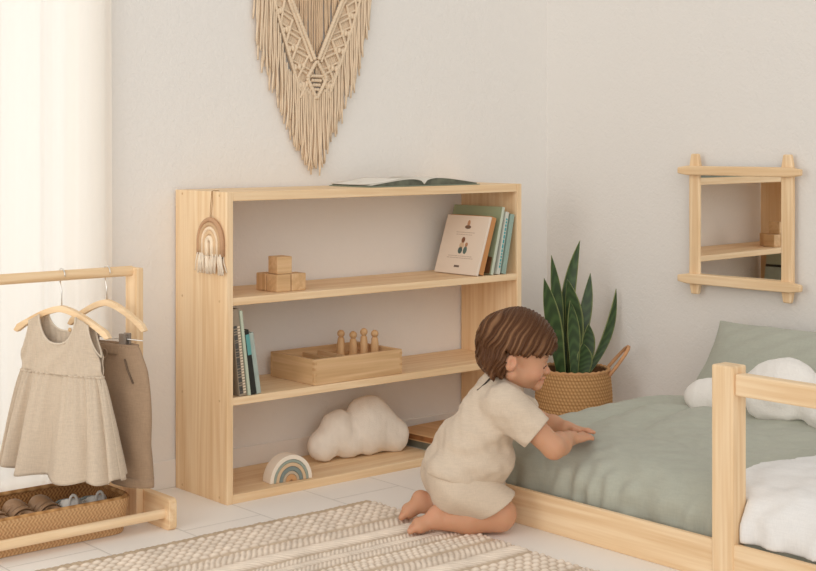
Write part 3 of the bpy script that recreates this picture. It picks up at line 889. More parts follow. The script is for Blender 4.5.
#@@PART2
# ---------------------------------------------------------------- things on the shelf
# wooden blocks
def block(label, x, y, z, rz, ax):
    s = 0.0465; m = MB().box(-s / 2, s / 2, -s / 2, s / 2, 0, s)
    return tag(m.build('wooden_block', wood(ax, 'maple'), None, bevel=0.002, loc=(x, y, z), rot=(0, 0, radians(rz))), label, 'block', 'wooden blocks on the upper shelf')
z0 = 0.5285
block('plain wooden block at the front corner of the stack, under the top block', 2.190, 3.085, z0, 1, 'x')
block('plain wooden block at the back left of the stack', 2.189, 3.1335, z0, -2, 'z')
block('plain wooden block at the right end of the bottom row of blocks', 2.2395, 3.0845, z0, 0, 'y')
block('plain wooden block on top of the three others', 2.197, 3.089, z0 + 0.0470, -3, 'x')

# dovetailed wooden box with compartments
bx = thing('wooden_box', 'finger jointed wooden tray box with compartments on the middle shelf', 'box', (2.272, 3.036, 0.2725))
L, D, Hh, T = 0.309, 0.205, 0.069, 0.009
MB().box(0, L, 0, T, 0, Hh).build('front_wall', wood('x', 'maple'), bx, bevel=0.001)
MB().box(0, L, D - T, D, 0, Hh).build('back_wall', wood('x', 'maple'), bx, bevel=0.001)
for x in (0, L - T): MB().box(x, x + T, T, D - T, 0, Hh).build('end_wall', wood('y', 'maple'), bx, bevel=0.001)
MB().box(T, L - T, T, D - T, 0.004, 0.009).build('base', wood('x', 'maple'), bx)
MB().box(T, L - T, 0.062, 0.067, 0.009, 0.058).build('divider', wood('x', 'maple'), bx)
for x in (0.105, 0.158): MB().box(x, x + 0.005, 0.067, D - T, 0.009, 0.058).build('divider', wood('y', 'maple'), bx)
MB().box(0.190, 0.195, T, 0.062, 0.009, 0.058).build('divider', wood('y', 'maple'), bx)
MB().box(0.165, L - T, 0.067, D - T, 0.009, 0.044).build('peg_board', wood('x', 'maple'), bx, bevel=0.001)
for x0 in (-0.0004, L - T + 0.0004):
    m = MB()
    for k in range(4): m.box(x0, x0 + T, -0.0005, T, 0.008 + k * 0.0155, 0.0155 + k * 0.0155)
    m.build('finger_joint', wood('y', 'beech'), bx)
for lab, x, y, hh in (('wooden peg doll standing leftmost in the box', 2.462, 3.168, 0.076), ('second wooden peg doll from the left in the box', 2.484, 3.140, 0.073),
                   ('tallest wooden peg doll, third from the left in the box', 2.518, 3.134, 0.080), ('wooden peg doll standing rightmost in the box', 2.550, 3.124, 0.072)):
    p = thing('peg_doll', lab, 'peg doll', (x, y - 0.004, 0.317), (0, 0, 0), 'peg dolls in the wooden box')
    MB().lathe([(0.0005, 0), (0.0116, 0.0), (0.0120, 0.003), (0.0113, hh * 0.45), (0.0092, hh * 0.68), (0.0076, hh * 0.72)], 20).build('body', wood('z', 'beech'), p, smooth=True)
    MB().lathe([(0.0005, hh * 0.70), (0.0062, hh * 0.715)] + [(0.0109 * cos(a), hh * 0.86 + 0.0109 * sin(a)) for a in np.linspace(-0.9, 1.5, 9)], 20).build('head', wood('x', 'beech'), p, smooth=True)
s = SDF((-0.022, -0.022, -0.002), (0.022, 0.022, 0.034), 0.002)
for a in range(5): s.ell((0.009 * cos(a * 1.257), 0.009 * sin(a * 1.257), 0.012 + 0.004 * (a % 2)), (0.009, 0.009, 0.009), 0.004)
s.ell((0, 0, 0.02), (0.008, 0.008, 0.009), 0.004)
tag(s.build('felt_ball', plain('green_felt', (0.05, 0.16, 0.045, 1), 0.9, 300, 0.001, 0.2), loc=(2.345, 3.17, 0.283)), 'small green toy lying in a compartment of the wooden box', 'toy')
s = SDF((-0.03, -0.03, -0.002), (0.03, 0.03, 0.03), 0.002)
 
# stacking rainbow
rb = thing('stacking_rainbow', 'small wooden stacking rainbow in muted colours on the bottom shelf', 'toy', (2.208, 3.052, 0.0235), (0, 0, radians(-6)))
cols = [(233, 221, 204), (150, 160, 148), (208, 180, 146), (122, 134, 130), (188, 170, 146), (196, 150, 104)]
r = 0.0645
for i, c in enumerate(cols):
    th = [0.0115, 0.0075, 0.0095, 0.011, 0.0080, 0.016][i]; r2 = r - th + 0.0006
    if i == 5: r2 = 0.004
    n = 28
    pts = [(r * cos(pi * k / n), r * 1.08 * sin(pi * k / n)) for k in range(n + 1)] + [(r2 * cos(pi * k / n), r2 * 1.08 * sin(pi * k / n)) for k in range(n, -1, -1)]
    MB().prism(pts, 0, 0.042, 'y').build('arch', plain('arch_paint', srgb(*c), 0.6, 200, 0.0002), rb, bevel=0.0012)
    r -= th

# books
def book(name, label, w, h, t, cover, loc, lean=0, rz=0, pivot='right', pages=(0.80, 0.75, 0.66, 1), spine=None, group=None, flat=False):
    """local: x thickness, y from spine (0) to fore-edge, z height"""
    ct = 0.0018
    o = 0 if pivot == 'left' else -t
    E = (0, radians(lean), radians(rz)) if not flat else (0, 0, 0)
    b_ = thing(name, label, 'book', loc, E, group)
    m = MB().box(o, o + ct, 0, w, 0, h).box(o + t - ct, o + t, 0, w, 0, h)
    cm = m.build('cover', cover, b_, bevel=0.0005)
    MB().box(o, o + t, -ct, 0.0, 0, h).build('spine', spine or cover, b_, bevel=0.0008)
    MB().box(o + ct, o + t - ct, 0.001, w - 0.004, 0.003, h - 0.003).build('pages', plain('paper', pages, 0.8) if 'paper' not in bpy.data.materials else bpy.data.materials['paper'], b_)
    return b_, o
def cv(name, c, rough=0.5, vary=0.0): return plain(name, srgb(*c), rough, None, 0, vary)
G1 = 'books leaning on the right of the upper shelf'
zs_ = 0.5285
grey_print = cv('grey_print', (176, 158, 142)); dark_print = cv('dark_print', (110, 92, 80))
bw, o = book('picture_book', 'white picture book with two small figures on its cover, front of the leaning books', 0.186, 0.182, 0.008, cv('white_cover', (226, 212, 196)), (2.874, 3.034, zs_), 18.5, group=G1)
# cover print on the -X side: y runs from spine (0) to fore-edge
def patch(nm, y, z, pts, mat, parent, x): MB().prism([(y + a, z + c) for a, c in pts], x - 0.0006, x + 0.0004, 'x').build(nm, mat, parent)
def oval(a, c, n=14): return [(a * cos(2 * pi * k / n), c * sin(2 * pi * k / n)) for k in range(n)]
X = o
cvx = [('printed_picture', 0.083, 0.158, oval(0.006, 0.010), (188, 140, 104)), ('printed_picture', 0.083, 0.146, oval(0.013, 0.006), (120, 92, 74)),
       ('printed_picture', 0.090, 0.105, oval(0.0075, 0.0095), (128, 84, 58)), ('printed_picture', 0.092, 0.088, oval(0.010, 0.010), (206, 180, 150)),
       ('printed_picture', 0.094, 0.073, oval(0.009, 0.011), (74, 96, 92)), ('printed_picture', 0.072, 0.091, oval(0.006, 0.007), (176, 132, 100)), ('printed_picture', 0.073, 0.074, oval(0.008, 0.012), (92, 112, 104))]
for nm, y, z, p, c in cvx: patch(nm, y, z, p, cv('print_ink', c), bw, X)
for z, hw in ((0.128, 0.040), (0.121, 0.030), (0.054, 0.050), (0.048, 0.056)):
    m = MB(); g = random.Random(int(z * 1e4)); y = 0.088 - hw
    while y < 0.088 + hw:
        l = g.uniform(0.004, 0.011); m.box(X - 0.0005, X + 0.0004, y, y + l, z, z + 0.0016); y += l + 0.0022
    m.build('printed_line', grey_print, bw)
MB().box(X - 0.0006, X + 0.0004, 0.082, 0.104, 0.020, 0.026).build('printed_mark', dark_print, bw)
book('storybook', 'tan brown storybook squeezed behind the white picture book', 0.180, 0.178, 0.022, cv('tan_cover', (196, 138, 84)), (2.899, 3.038, zs_), 18.0, group=G1)
bg_, o = book('large_storybook', 'large sage green storybook taller than its neighbours on the upper shelf', 0.214, 0.207, 0.010, cv('sage_cover', (150, 160, 128)), (2.938, 3.036, zs_), 14.0, spine=cv('pale_sage_spine', (196, 204, 186)), group=G1)
patch('printed_picture', 0.05, 0.036, [(-0.045, -0.034), (0.05, -0.034), (0.05, 0.012), (0.01, 0.022), (-0.045, 0.016)], cv('brown_picture', (120, 82, 52), vary=0.3), bg_, o)
b3, o = book('slim_book', 'slim book with pale spine and turquoise lettering next to the green storybook', 0.200, 0.190, 0.012, cv('pale_cover', (206, 206, 194)), (2.964, 3.034, zs_), 12.0, group=G1)
m = MB(); g = random.Random(4); z = 0.02
while z < 0.165:
    l = g.uniform(0.005, 0.013); m.box(o + 0.003, o + 0.009, -0.0024, -0.0016, z, z + l); z += l + 0.003
m.build('spine_lettering', cv('turquoise_print', (70, 160, 164)), b3)
book('hardback_book', 'grey green hardback at the right end against the shelf side', 0.205, 0.182, 0.016, cv('grey_green_cover', (150, 172, 160)), (2.988, 3.033, zs_), 12.0, group=G1)

G2 = 'books leaning at the left of the middle shelf'
zm = 0.2725
b5, o = book('board_book', 'tall book with a black and white speckled spine leaning on the shelf side', 0.19, 0.226, 0.022, cv('speckled', (150, 136, 118), vary=0.0), (2.031, 3.036, zm), -6.5, pivot='left', group=G2)
m = MB(); m2_ = MB(); g = random.Random(9)
for k in range(24):
    z = 0.006 + k * 0.0074
    m.box(0.013, 0.0205, -0.0024, -0.0016, z, z + 0.0042)
    m2_.box(0.001, 0.011, -0.0024, -0.0016, z + g.uniform(-.002, .002), z + 0.004 + g.uniform(0, .003))
m.build('spine_pattern', cv('cream_print', (222, 206, 182)), b5); m2_.build('spine_pattern', cv('charcoal_print', (78, 76, 72)), b5)
book('thin_book', 'thin pale green book between the speckled and the black books', 0.20, 0.222, 0.007, cv('mint_cover', (186, 196, 176)), (2.0565, 3.032, zm), -7.0, pivot='left', group=G2)
b6, o = book('black_book', 'black book with a teal patch at the top of its spine on the middle shelf', 0.19, 0.170, 0.016, cv('black_cover', (34, 36, 32)), (2.0665, 3.034, zm), -8.5, pivot='left', group=G2)
MB().box(0.004, 0.0158, -0.0026, -0.0016, 0.104, 0.158).build('spine_patch', cv('teal_print', (96, 158, 156)), b6, bevel=0.0003)
book('pale_book', 'grey green book at the right end of the leaning books on the middle shelf', 0.18, 0.162, 0.014, cv('grey_cover', (164, 178, 170), vary=0.15), (2.0845, 3.036, zm), -9.0, pivot='left', group=G2)

# books lying on the bottom shelf behind the child
def flat_book(name, label, x0, x1, y0, y1, z, t, cm, rz, pg):
    b_ = thing(name, label, 'book', (x0, y0, z), (0, 0, radians(rz)), 'books lying on the bottom shelf')
    MB().box(0, x1 - x0, 0, y1 - y0, 0, 0.002).box(0, x1 - x0, 0, y1 - y0, t - 0.002, t).build('cover', cm, b_, bevel=0.0005)
    MB().box(0.003, x1 - x0 - 0.003, 0.003, y1 - y0 - 0.003, 0.002, t - 0.002).build('pages', pg, b_)
flat_book('picture_book', 'grey green book lying under the brown one on the bottom shelf', 2.725, 2.975, 3.045, 3.225, 0.0235, 0.024, cv('pale_grey_cover', (176, 168, 156)), 2, cv('grey_pages', (104, 104, 92), vary=0.15))
flat_book('picture_book', 'brown wood patterned book lying on top of another on the bottom shelf', 2.722, 2.975, 3.040, 3.225, 0.0480, 0.019, wood('y', 'beech'), 4, cv('brown_pages', (140, 92, 52), vary=0.3))

# open book on top of the shelf
ob = thing('open_book', 'open picture book lying face up on top of the bookshelf', 'book', (2.676, 3.045, 0.8005))
covm = cv('dark_sage_cover', (136, 146, 128)); pgm = cv('page_white', (214, 208, 196)); dk = cv('dark_page_edges', (92, 96, 82), vary=0.4)
MB().box(-0.203, 0.218, 0, 0.19, 0, 0.0025).build('cover', covm, ob, bevel=0.0006)
def leafcurve(sg, w, hmax, base):
    return [(sg * w * k / 20, base + hmax * (sin(pi * min(1, (k / 20) ** 0.55)) ** 0.9) * (1 - 0.25 * k / 20) + 0.0006) for k in range(21)]
for sg, w, hm in ((-1, 0.194, 0.016), (1, 0.208, 0.018)):
    top = leafcurve(sg, w, hm, 0.004); bot = [(x, 0.0026) for x, z in top]
    MB().prism(top + bot[::-1], 0.004, 0.186, 'y').build('page_block', dk, ob)
    P = [[(x, y, z + 0.0008) for y in (0.003, 0.187)] for x, z in leafcurve(sg, w + 0.002, hm, 0.0042)]
    MB().grid(P).build('page', pgm, ob, smooth=True, solid=0.0008)
P = []
for k in range(13):
    a = k / 12; x = -0.198 + 0.125 * a
    P.append([(x - 0.002 * (1 - a), y, 0.0095 + 0.013 * a ** 1.3 - 0.003 * (1 - a) * sin(y * 14)) for y in np.linspace(0.02, 0.186, 8)])
MB().grid(P).build('lifted_page', cv('lifted_page_white', (236, 230, 220)), ob, smooth=True, solid=0.0006)

# ---------------------------------------------------------------- small rope rainbow hanging on the shelf side
rp = thing('rope_rainbow', 'small macrame rope rainbow hanging on the left side of the bookshelf', 'wall decoration', (SX0, 3.096, 0.67))
cot = lambda n, c: plain(n, srgb(*c), 0.95, 700, 0.0009, 0.06)
arcs = [(0.013, 0.0070, (240, 222, 196)), (0.0262, 0.0060, (222, 190, 152)), (0.0372, 0.0055, (238, 216, 188)), (0.0480, 0.0058, (206, 172, 134)), (0.0590, 0.0060, (192, 152, 118))]
for i, (R, rr, c) in enumerate(arcs):
    pts = [(-rr - 0.0006, -R * 0.94, -0.035)] + [(-rr - 0.0006, -R * 0.94 * cos(a), -0.003 + R * 1.02 * sin(a)) for a in np.linspace(0, pi, 25)] + [(-rr - 0.0006, R * 0.94, -0.035)]
    m = MB(); rad = [rr * (1 + 0.06 * (k % 2)) for k in range(len(pts))]
    m.tube(pts, rad, 10); m.build('rope_arch', cot('rope_cotton', c), rp, smooth=True)
m = MB(); g = random.Random(2)
for sg in (-1, 1):
    for i in range(34):
        y = sg * g.uniform(0.010, 0.060) * 0.94; x = -g.uniform(0.001, 0.012)
        sp = sg * 0.010 * (abs(y) - 0.03) / 0.03
        m.tube([(x, y, -0.030), (x - 0.002, y + sp * 0.6 + g.uniform(-.002, .002), -0.052), (x - 0.001, y + sp * 1.5 + g.uniform(-.004, .004), -0.072 - g.uniform(0, .012))], 0.0019, 5)
tag(m.build('tassel', cot('tassel_cotton', (240, 226, 206)), rp, smooth=True), kind='stuff')
m = MB(); 
for sg in (-1, 1): m.tube([(-0.006, sg * 0.002, 0.058), (-0.0025, sg * 0.004, 0.10), (-0.0012, sg * 0.0015, 0.1305), (0.004, sg * 0.001, 0.1318), (0.014, sg * 0.001, 0.1318)], 0.0009, 6)
m.tube([(0.014, -0.0012, 0.1318), (0.0205, 0, 0.1312), (0.0205, 0.0012, 0.118)], 0.0009, 6)
m.build('hanging_string', cot('jute_string', (170, 132, 92)), rp, smooth=True)

# ---------------------------------------------------------------- macrame wall hanging
mac = thing('macrame_hanging', 'large beige macrame wall hanging with pointed fringe above the bookshelf', 'wall hanging', (2.452, YB, 1.46))
YM = YB - 0.008
rope = plain('macrame_cotton', srgb(230, 208, 180), 0.95, 900, 0.0012, 0.06)
MB().tube([(2.18, YB - 0.016, 1.47), (2.73, YB - 0.016, 1.47)], 0.010, 16).build('dowel', wood('x', 'maple'), mac, world=True)
def lerp_tab(tab, x):
    for (a, va), (b_, vb) in zip(tab, tab[1:]):
        if a <= x <= b_: return va + (vb - va) * (x - a) / (b_ - a)
    return tab[0][1] if x < tab[0][0] else tab[-1][1]
low = [(2.238, 1.30), (2.25, 1.20), (2.275, 1.13), (2.30, 1.08), (2.33, 1.00), (2.36, 0.94), (2.40, 0.88), (2.44, 0.845), (2.462, 0.832), (2.48, 0.865), (2.51, 0.93), (2.545, 0.985), (2.58, 1.06), (2.615, 1.135), (2.64, 1.22), (2.665, 1.31)]
band_out = [(2.285, 1.46), (2.297, 1.34), (2.318, 1.25), (2.352, 1.122), (2.41, 1.078), (2.452, 1.052), (2.50, 1.078), (2.555, 1.19), (2.598, 1.285), (2.618, 1.34), (2.63, 1.46)]
vin = [(2.295, 1.46), (2.36, 1.34), (2.452, 1.165), (2.544, 1.34), (2.61, 1.46)]
def cord(m, x, zt, zb, y, r, g, wob=0.0042):
    n = max(5, int((zt - zb) / 0.022)); ph = g.uniform(0, 6); k = g.uniform(18, 34); dr = g.uniform(-0.006, 0.006)
    pts = []
    for i in range(n + 1):
        w = i / n
        pts.append((x + wob * w * sin(k * (zt - zb) * w + ph) + dr * w * w, y - 0.002 * abs(sin(ph + 5 * w)), zt + (zb - zt) * w))
    rad = [r * (1 + 0.10 * (i % 2)) * (1 if i < n else 0.75) for i in range(n + 1)]
    m.tube(pts, rad, 6)
g = random.Random(12); m = MB()
for layer, (y, r, st) in enumerate(((YM - 0.001, 0.0032, 0.0066), (YM - 0.008, 0.0031, 0.0074))):
    x = 2.242 + 0.002 * layer
    while x < 2.664:
        if 2.297 <= x <= 2.618: zt = lerp_tab(band_out, x) + 0.015
        else: zt = 1.46
        zb = lerp_tab(low, x) + g.uniform(-0.012, 0.026)
        if g.random() < 0.25: zb += g.uniform(0, 0.05)
        if zt - zb > 0.03: cord(m, x + g.uniform(-.001, .001), zt, zb, y, r, g)
        x += st
tag(m.build('fringe', rope, mac, smooth=True, world=True), kind='stuff')
m = MB(); x = 2.30
while x < 2.606:
    zb = lerp_tab(vin, x)
    if zb < 1.44: cord(m, x, 1.46, zb, YM - 0.001, 0.0031, g, 0.0004)
    x += 0.0072
tag(m.build('inner_cords', plain('macrame_cotton_inner', srgb(216, 188, 156), 0.95, 900, 0.0012, 0.08), mac, smooth=True, world=True), kind='stuff')
def beadrope(m, a, b_, r, y, n=None):
    a = Vector((a[0], y, a[1])); b_ = Vector((b_[0], y, b_[1])); L_ = (b_ - a).length
    n = n or max(2, int(L_ / (r * 1.5))); pts = []; rad = []
    for i in range(n * 3 + 1):
        w = i / (n * 3); pts.append(tuple(a.lerp(b_, w))); rad.append(r * (0.78 + 0.32 * abs(sin(pi * w * n))))
    m.tube(pts, rad, 8)
m = MB()
inl = [(2.285, 1.465), (2.36, 1.34), (2.446, 1.165)]; inr = [(2.619, 1.465), (2.544, 1.34), (2.458, 1.165)]
for A in (inl, inr):
    for p, q in zip(A, A[1:]):
        beadrope(m, p, q, 0.0062, YM - 0.012)
        sg = -1 if A is inl else 1
        beadrope(m, (p[0] + sg * 0.010, p[1]), (q[0] + sg * 0.010, q[1] - 0.006), 0.0052, YM - 0.010)
# bottom diamond
dia = [(2.452, 1.162), (2.418, 1.112), (2.452, 1.052), (2.488, 1.112)]
for p, q in zip(dia, dia[1:] + dia[:1]): beadrope(m, p, q, 0.0058, YM - 0.012)
for k in range(4): beadrope(m, (2.430 + 0.004 * k, 1.118 - 0.013 * k), (2.474 - 0.004 * k, 1.118 - 0.013 * k), 0.0050, YM - 0.010)
m.build('knotted_edge', rope, mac, smooth=True, world=True)
m = MB()
for sg, A, tab in ((-1, inl, 0), (1, inr, 1)):
    def inner_at(z):
        t_ = (1.465 - z) / (1.465 - 1.165); t_ = min(1, max(0, t_))
        return 2.285 + (2.446 - 2.285) * t_ if sg < 0 else 2.619 - (2.619 - 2.458) * t_
    def outer_at(z):
        if sg < 0: return 2.285 + (2.395 - 2.285) * min(1, max(0, (1.40 - z) / (1.40 - 1.075))) ** 1.15
        return 2.630 - (2.630 - 2.505) * min(1, max(0, (1.40 - z) / (1.40 - 1.075))) ** 1.15
    z = 1.44; k = 0
    while z > 1.10:
        ia, oa = inner_at(z) + sg * 0.014, outer_at(z - 0.03); ib, ob_ = inner_at(z - 0.055) + sg * 0.014, outer_at(z - 0.075)
        beadrope(m, (ia, z - 0.005), (ob_, z - 0.075), 0.0042, YM - 0.009)
        beadrope(m, (oa, z - 0.03), (ib, z - 0.062), 0.0042, YM - 0.0075)
        beadrope(m, (oa, z - 0.018), (ib, z - 0.045), 0.0036, YM - 0.006)
        beadrope(m, (outer_at(z), z), (outer_at(z - 0.055), z - 0.055), 0.0048, YM - 0.009)
        for q in (0.3, 0.55, 0.8):
            cx = ia + (oa - ia) * q
            kz = z - 0.031 - 0.01 * q
            MB().lathe([(0.0001, -0.0095)] + [(0.0062 * sin(a_), -0.0095 * cos(a_)) for a_ in np.linspace(0.35, pi - 0.35, 7)] + [(0.0001, 0.0095)], 10).build('knot', rope, mac, smooth=True, loc=(cx - 2.452, YM - 0.008 - YB, kz - 1.46))
        z -= 0.052; k += 1
    # backing cords of the knotted band
    for q in range(13):
        f_ = q / 12
        pts = [(inner_at(z_) + (outer_at(z_) - inner_at(z_)) * f_, YM - 0.001, z_) for z_ in np.linspace(1.46, 1.075 + 0.03 * (1 - f_), 14)]
        m.tube(pts, 0.0034, 6)
m.build('diamond_lattice', rope, mac, smooth=True, world=True)

# ---------------------------------------------------------------- snake plant in a belly basket
PX, PY = 3.205, 2.955
bk = thing('belly_basket', 'round woven seagrass basket with a loop handle holding the snake plant', 'basket', (PX, PY, 0))
def basket_side():
    prof = [(0.088, 0.0), (0.100, 0.03), (0.111, 0.07), (0.1165, 0.11), (0.1165, 0.15), (0.113, 0.19), (0.1085, 0.226)]
    N, M_ = 360, 100; P = []; T = []
    for i in range(N):
        th = 2 * pi * i / N; row = []
        for j in range(M_ + 1):
            w = j / M_; z = 0.226 * w
            for (ra, za), (rb_, zb_) in zip(prof, prof[1:]):
                if za <= z <= zb_ + 1e-9: rr = ra + (rb_ - ra) * (z - za) / (zb_ - za)
            rowi = math.floor(w * 22); c = (w * 22) % 1
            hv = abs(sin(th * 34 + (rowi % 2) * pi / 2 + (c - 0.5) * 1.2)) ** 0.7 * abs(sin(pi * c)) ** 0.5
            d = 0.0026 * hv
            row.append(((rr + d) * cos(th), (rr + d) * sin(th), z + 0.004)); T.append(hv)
        P.append(row)
    return P, np.array(T)
P, T = basket_side()
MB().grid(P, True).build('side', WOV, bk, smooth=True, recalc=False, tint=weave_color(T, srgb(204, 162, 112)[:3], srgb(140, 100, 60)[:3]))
m = MB(); m.lathe([(0.104, 0.226), (0.107, 0.16), (0.107, 0.10), (0.085, 0.010), (0.001, 0.010)], 64, cap=False)
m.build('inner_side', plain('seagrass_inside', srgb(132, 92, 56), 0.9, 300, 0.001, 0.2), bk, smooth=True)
m = MB(); m.tube([(0.1075 * cos(a), 0.1075 * sin(a), 0.229 + 0.0015 * sin(a * 30)) for a in np.linspace(0, 2 * pi, 121)], 0.0055, 8, cap=False)
m.build('rim', plain('seagrass_rim', srgb(188, 142, 96), 0.85, 300, 0.001, 0.15), bk, smooth=True)
hm_ = plain('seagrass_handle', srgb(196, 146, 104), 0.85, 260, 0.0015, 0.15)
for sg in (1, -1):
    pts = []
    rx, ry = 0.759, -0.651
    for a in np.linspace(-0.25, pi + 0.25, 26):
        # loop standing out from the rim, tilted outwards
        tang = 0.046 * cos(a); up = max(0, 0.094 * sin(a))
        out = 0.103 + 0.70 * up
        pts.append((sg * (rx * out) - ry * tang, sg * (ry * out) + rx * tang, 0.216 + 0.86 * up))
    m = MB(); m.tube(pts, [0.0052 * (1 + 0.1 * (k % 2)) for k in range(26)], 8); m.build('handle', hm_, bk, smooth=True)
pl = thing('snake_plant', 'tall dark green snake plant growing out of the woven basket', 'plant', (PX, PY, 0.012))
MB().lathe([(0.001, 0.0), (0.08, 0.0), (0.101, 0.09), (0.101, 0.193), (0.001, 0.196)], 40, cap=False).build('soil', plain('soil', (0.055, 0.04, 0.028, 1), 1.0, 200, 0.004, 0.3), pl, smooth=True)
leafm = attr_mat('snake_leaf', 0.42, 0, 0.4)
LV = [  # base (x,z) mid (x,z) tip (x,z) width, depth offset
    ((3.160, .20), (3.122, .36), (3.084, .515), .044, 0.01), ((3.172, .20), (3.163, .40), (3.139, .580), .032, 0.035), ((3.206, .20), (3.214, .43), (3.278, .618), .038, 0.045),
    ((3.190, .20), (3.197, .36), (3.172, .508), .050, -0.005), ((3.220, .20), (3.268, .36), (3.306, .516), .036, 0.025), ((3.250, .20), (3.350, .31), (3.402, .462), .030, 0.0),
    ((3.196, .20), (3.203, .26), (3.200, .315), .044, -0.045), ((3.215, .20), (3.226, .36), (3.244, .485), .020, 0.055), ((3.236, .20), (3.249, .29), (3.258, .365), .038, -0.015),
    ((3.175, .20), (3.172, .33), (3.160, .445), .034, -0.03)]
gl_ = random.Random(3)
for (bx_, bz), (mx_, mz), (tx, tz), wd, dy in LV:
    P = []; T = []; n = 40
    ang = gl_.uniform(-0.35, 0.35); ph = gl_.uniform(0, 6)
    for i in range(n + 1):
        w = i / n
        cx = (1 - w) ** 2 * bx_ + 2 * w * (1 - w) * (2 * mx_ - 0.5 * (bx_ + tx)) + w * w * tx
        cz = (1 - w) ** 2 * bz + 2 * w * (1 - w) * (2 * mz - 0.5 * (bz + tz)) + w * w * tz
        pw = (0.52 + 0.48 * min(1, w / 0.45)) * (1 - max(0, (w - 0.55) / 0.45) ** 1.9)
        hw = wd * 0.60 * max(pw, 0.02)
        a = ang + 0.5 * (w - 0.5); c_, s__ = cos(a), sin(a)
        rx, ry = 0.759 * c_ + 0.651 * s__, -0.651 * c_ + 0.759 * s__
        row = []
        for j in range(13):
            e = j / 6 - 1
            tr_ = 0.16 * hw * (e * e) * 2
            px_ = cx + rx * e * hw - ry * tr_ * 0.6; py_ = PY + dy * 0.9 + ry * e * hw * 0.9 + rx * -tr_ * 0.6
            row.append((px_ - PX, py_ - PY, cz - 0.012))
            band = 0.5 + 0.5 * sin(w * 46 + 2.2 * sin(e * 2.6 + ph) + 1.3 * sin(9 * w + ph))
            dkc = np.array(srgb(40, 58, 30)[:3]); lt = np.array(srgb(74, 100, 54)[:3]); ed = np.array(srgb(150, 156, 98)[:3])
            c0 = dkc + (lt - dkc) * (0.55 * band ** 2 + 0.1)
            if abs(e) > 0.92: c0 = ed * 0.75 + c0 * 0.25
            T.append(c0)
        P.append(row)
    MB().grid(P).build('leaf', leafm, pl, smooth=True, tint=np.array(T), solid=0.0028, recalc=False)

# ---------------------------------------------------------------- the child
KID = thing('person', 'toddler in beige linen top and shorts kneeling beside the bed with hands on the duvet', 'person', (2.325, 2.46, 0.004), (0, 0, radians(-34)))
HZ = 0.005         # lift of the arms so that the hands rest on the duvet
def smooth_hand(s, Wp, f, sd, palm, scale=1.0, drop=0.0):
    """Wp wrist, f unit direction of the hand, sd unit direction towards the thumb side"""
    Wp = np.array(Wp); f = np.array(f, float); f /= np.linalg.norm(f); sd = np.array(sd, float); sd -= f * sd.dot(f); sd /= np.linalg.norm(sd)
    up = np.cross(f, sd); up = up if up[2] > 0 else -up
    k = 0.004
    M = np.array([f, sd, up])
    s.ell(Wp + f * 0.021, (0.026, 0.0185, 0.0105), 0.008, M)
    base = Wp + f * 0.036
    for off, ln, r in ((0.0135, 0.028, 0.0056), (0.0045, 0.031, 0.0058), (-0.0045, 0.029, 0.0056), (-0.013, 0.022, 0.0050)):
        a = base + sd * off; d1 = f + sd * off * 6.0; d1 /= np.linalg.norm(d1)
        p1 = a + d1 * ln * 0.52 + up * 0.003; p2 = p1 + (d1 * 0.96 - up * 0.28) * ln * 0.52
        s.cone(a - f * 0.010, p1, r * 1.08, r, k); s.cone(p1, p2, r, r * 0.84, 0.002)
    t0 = Wp + f * 0.012 + sd * 0.012; t1 = t0 + (f * 0.62 + sd * 0.72) * 0.018; t2 = t1 + (f * 0.93 + sd * 0.15) * 0.016
    s.cone(t0, t1, 0.0085, 0.0068, 0.006); s.cone(t1, t2, 0.0068, 0.0054, 0.002)
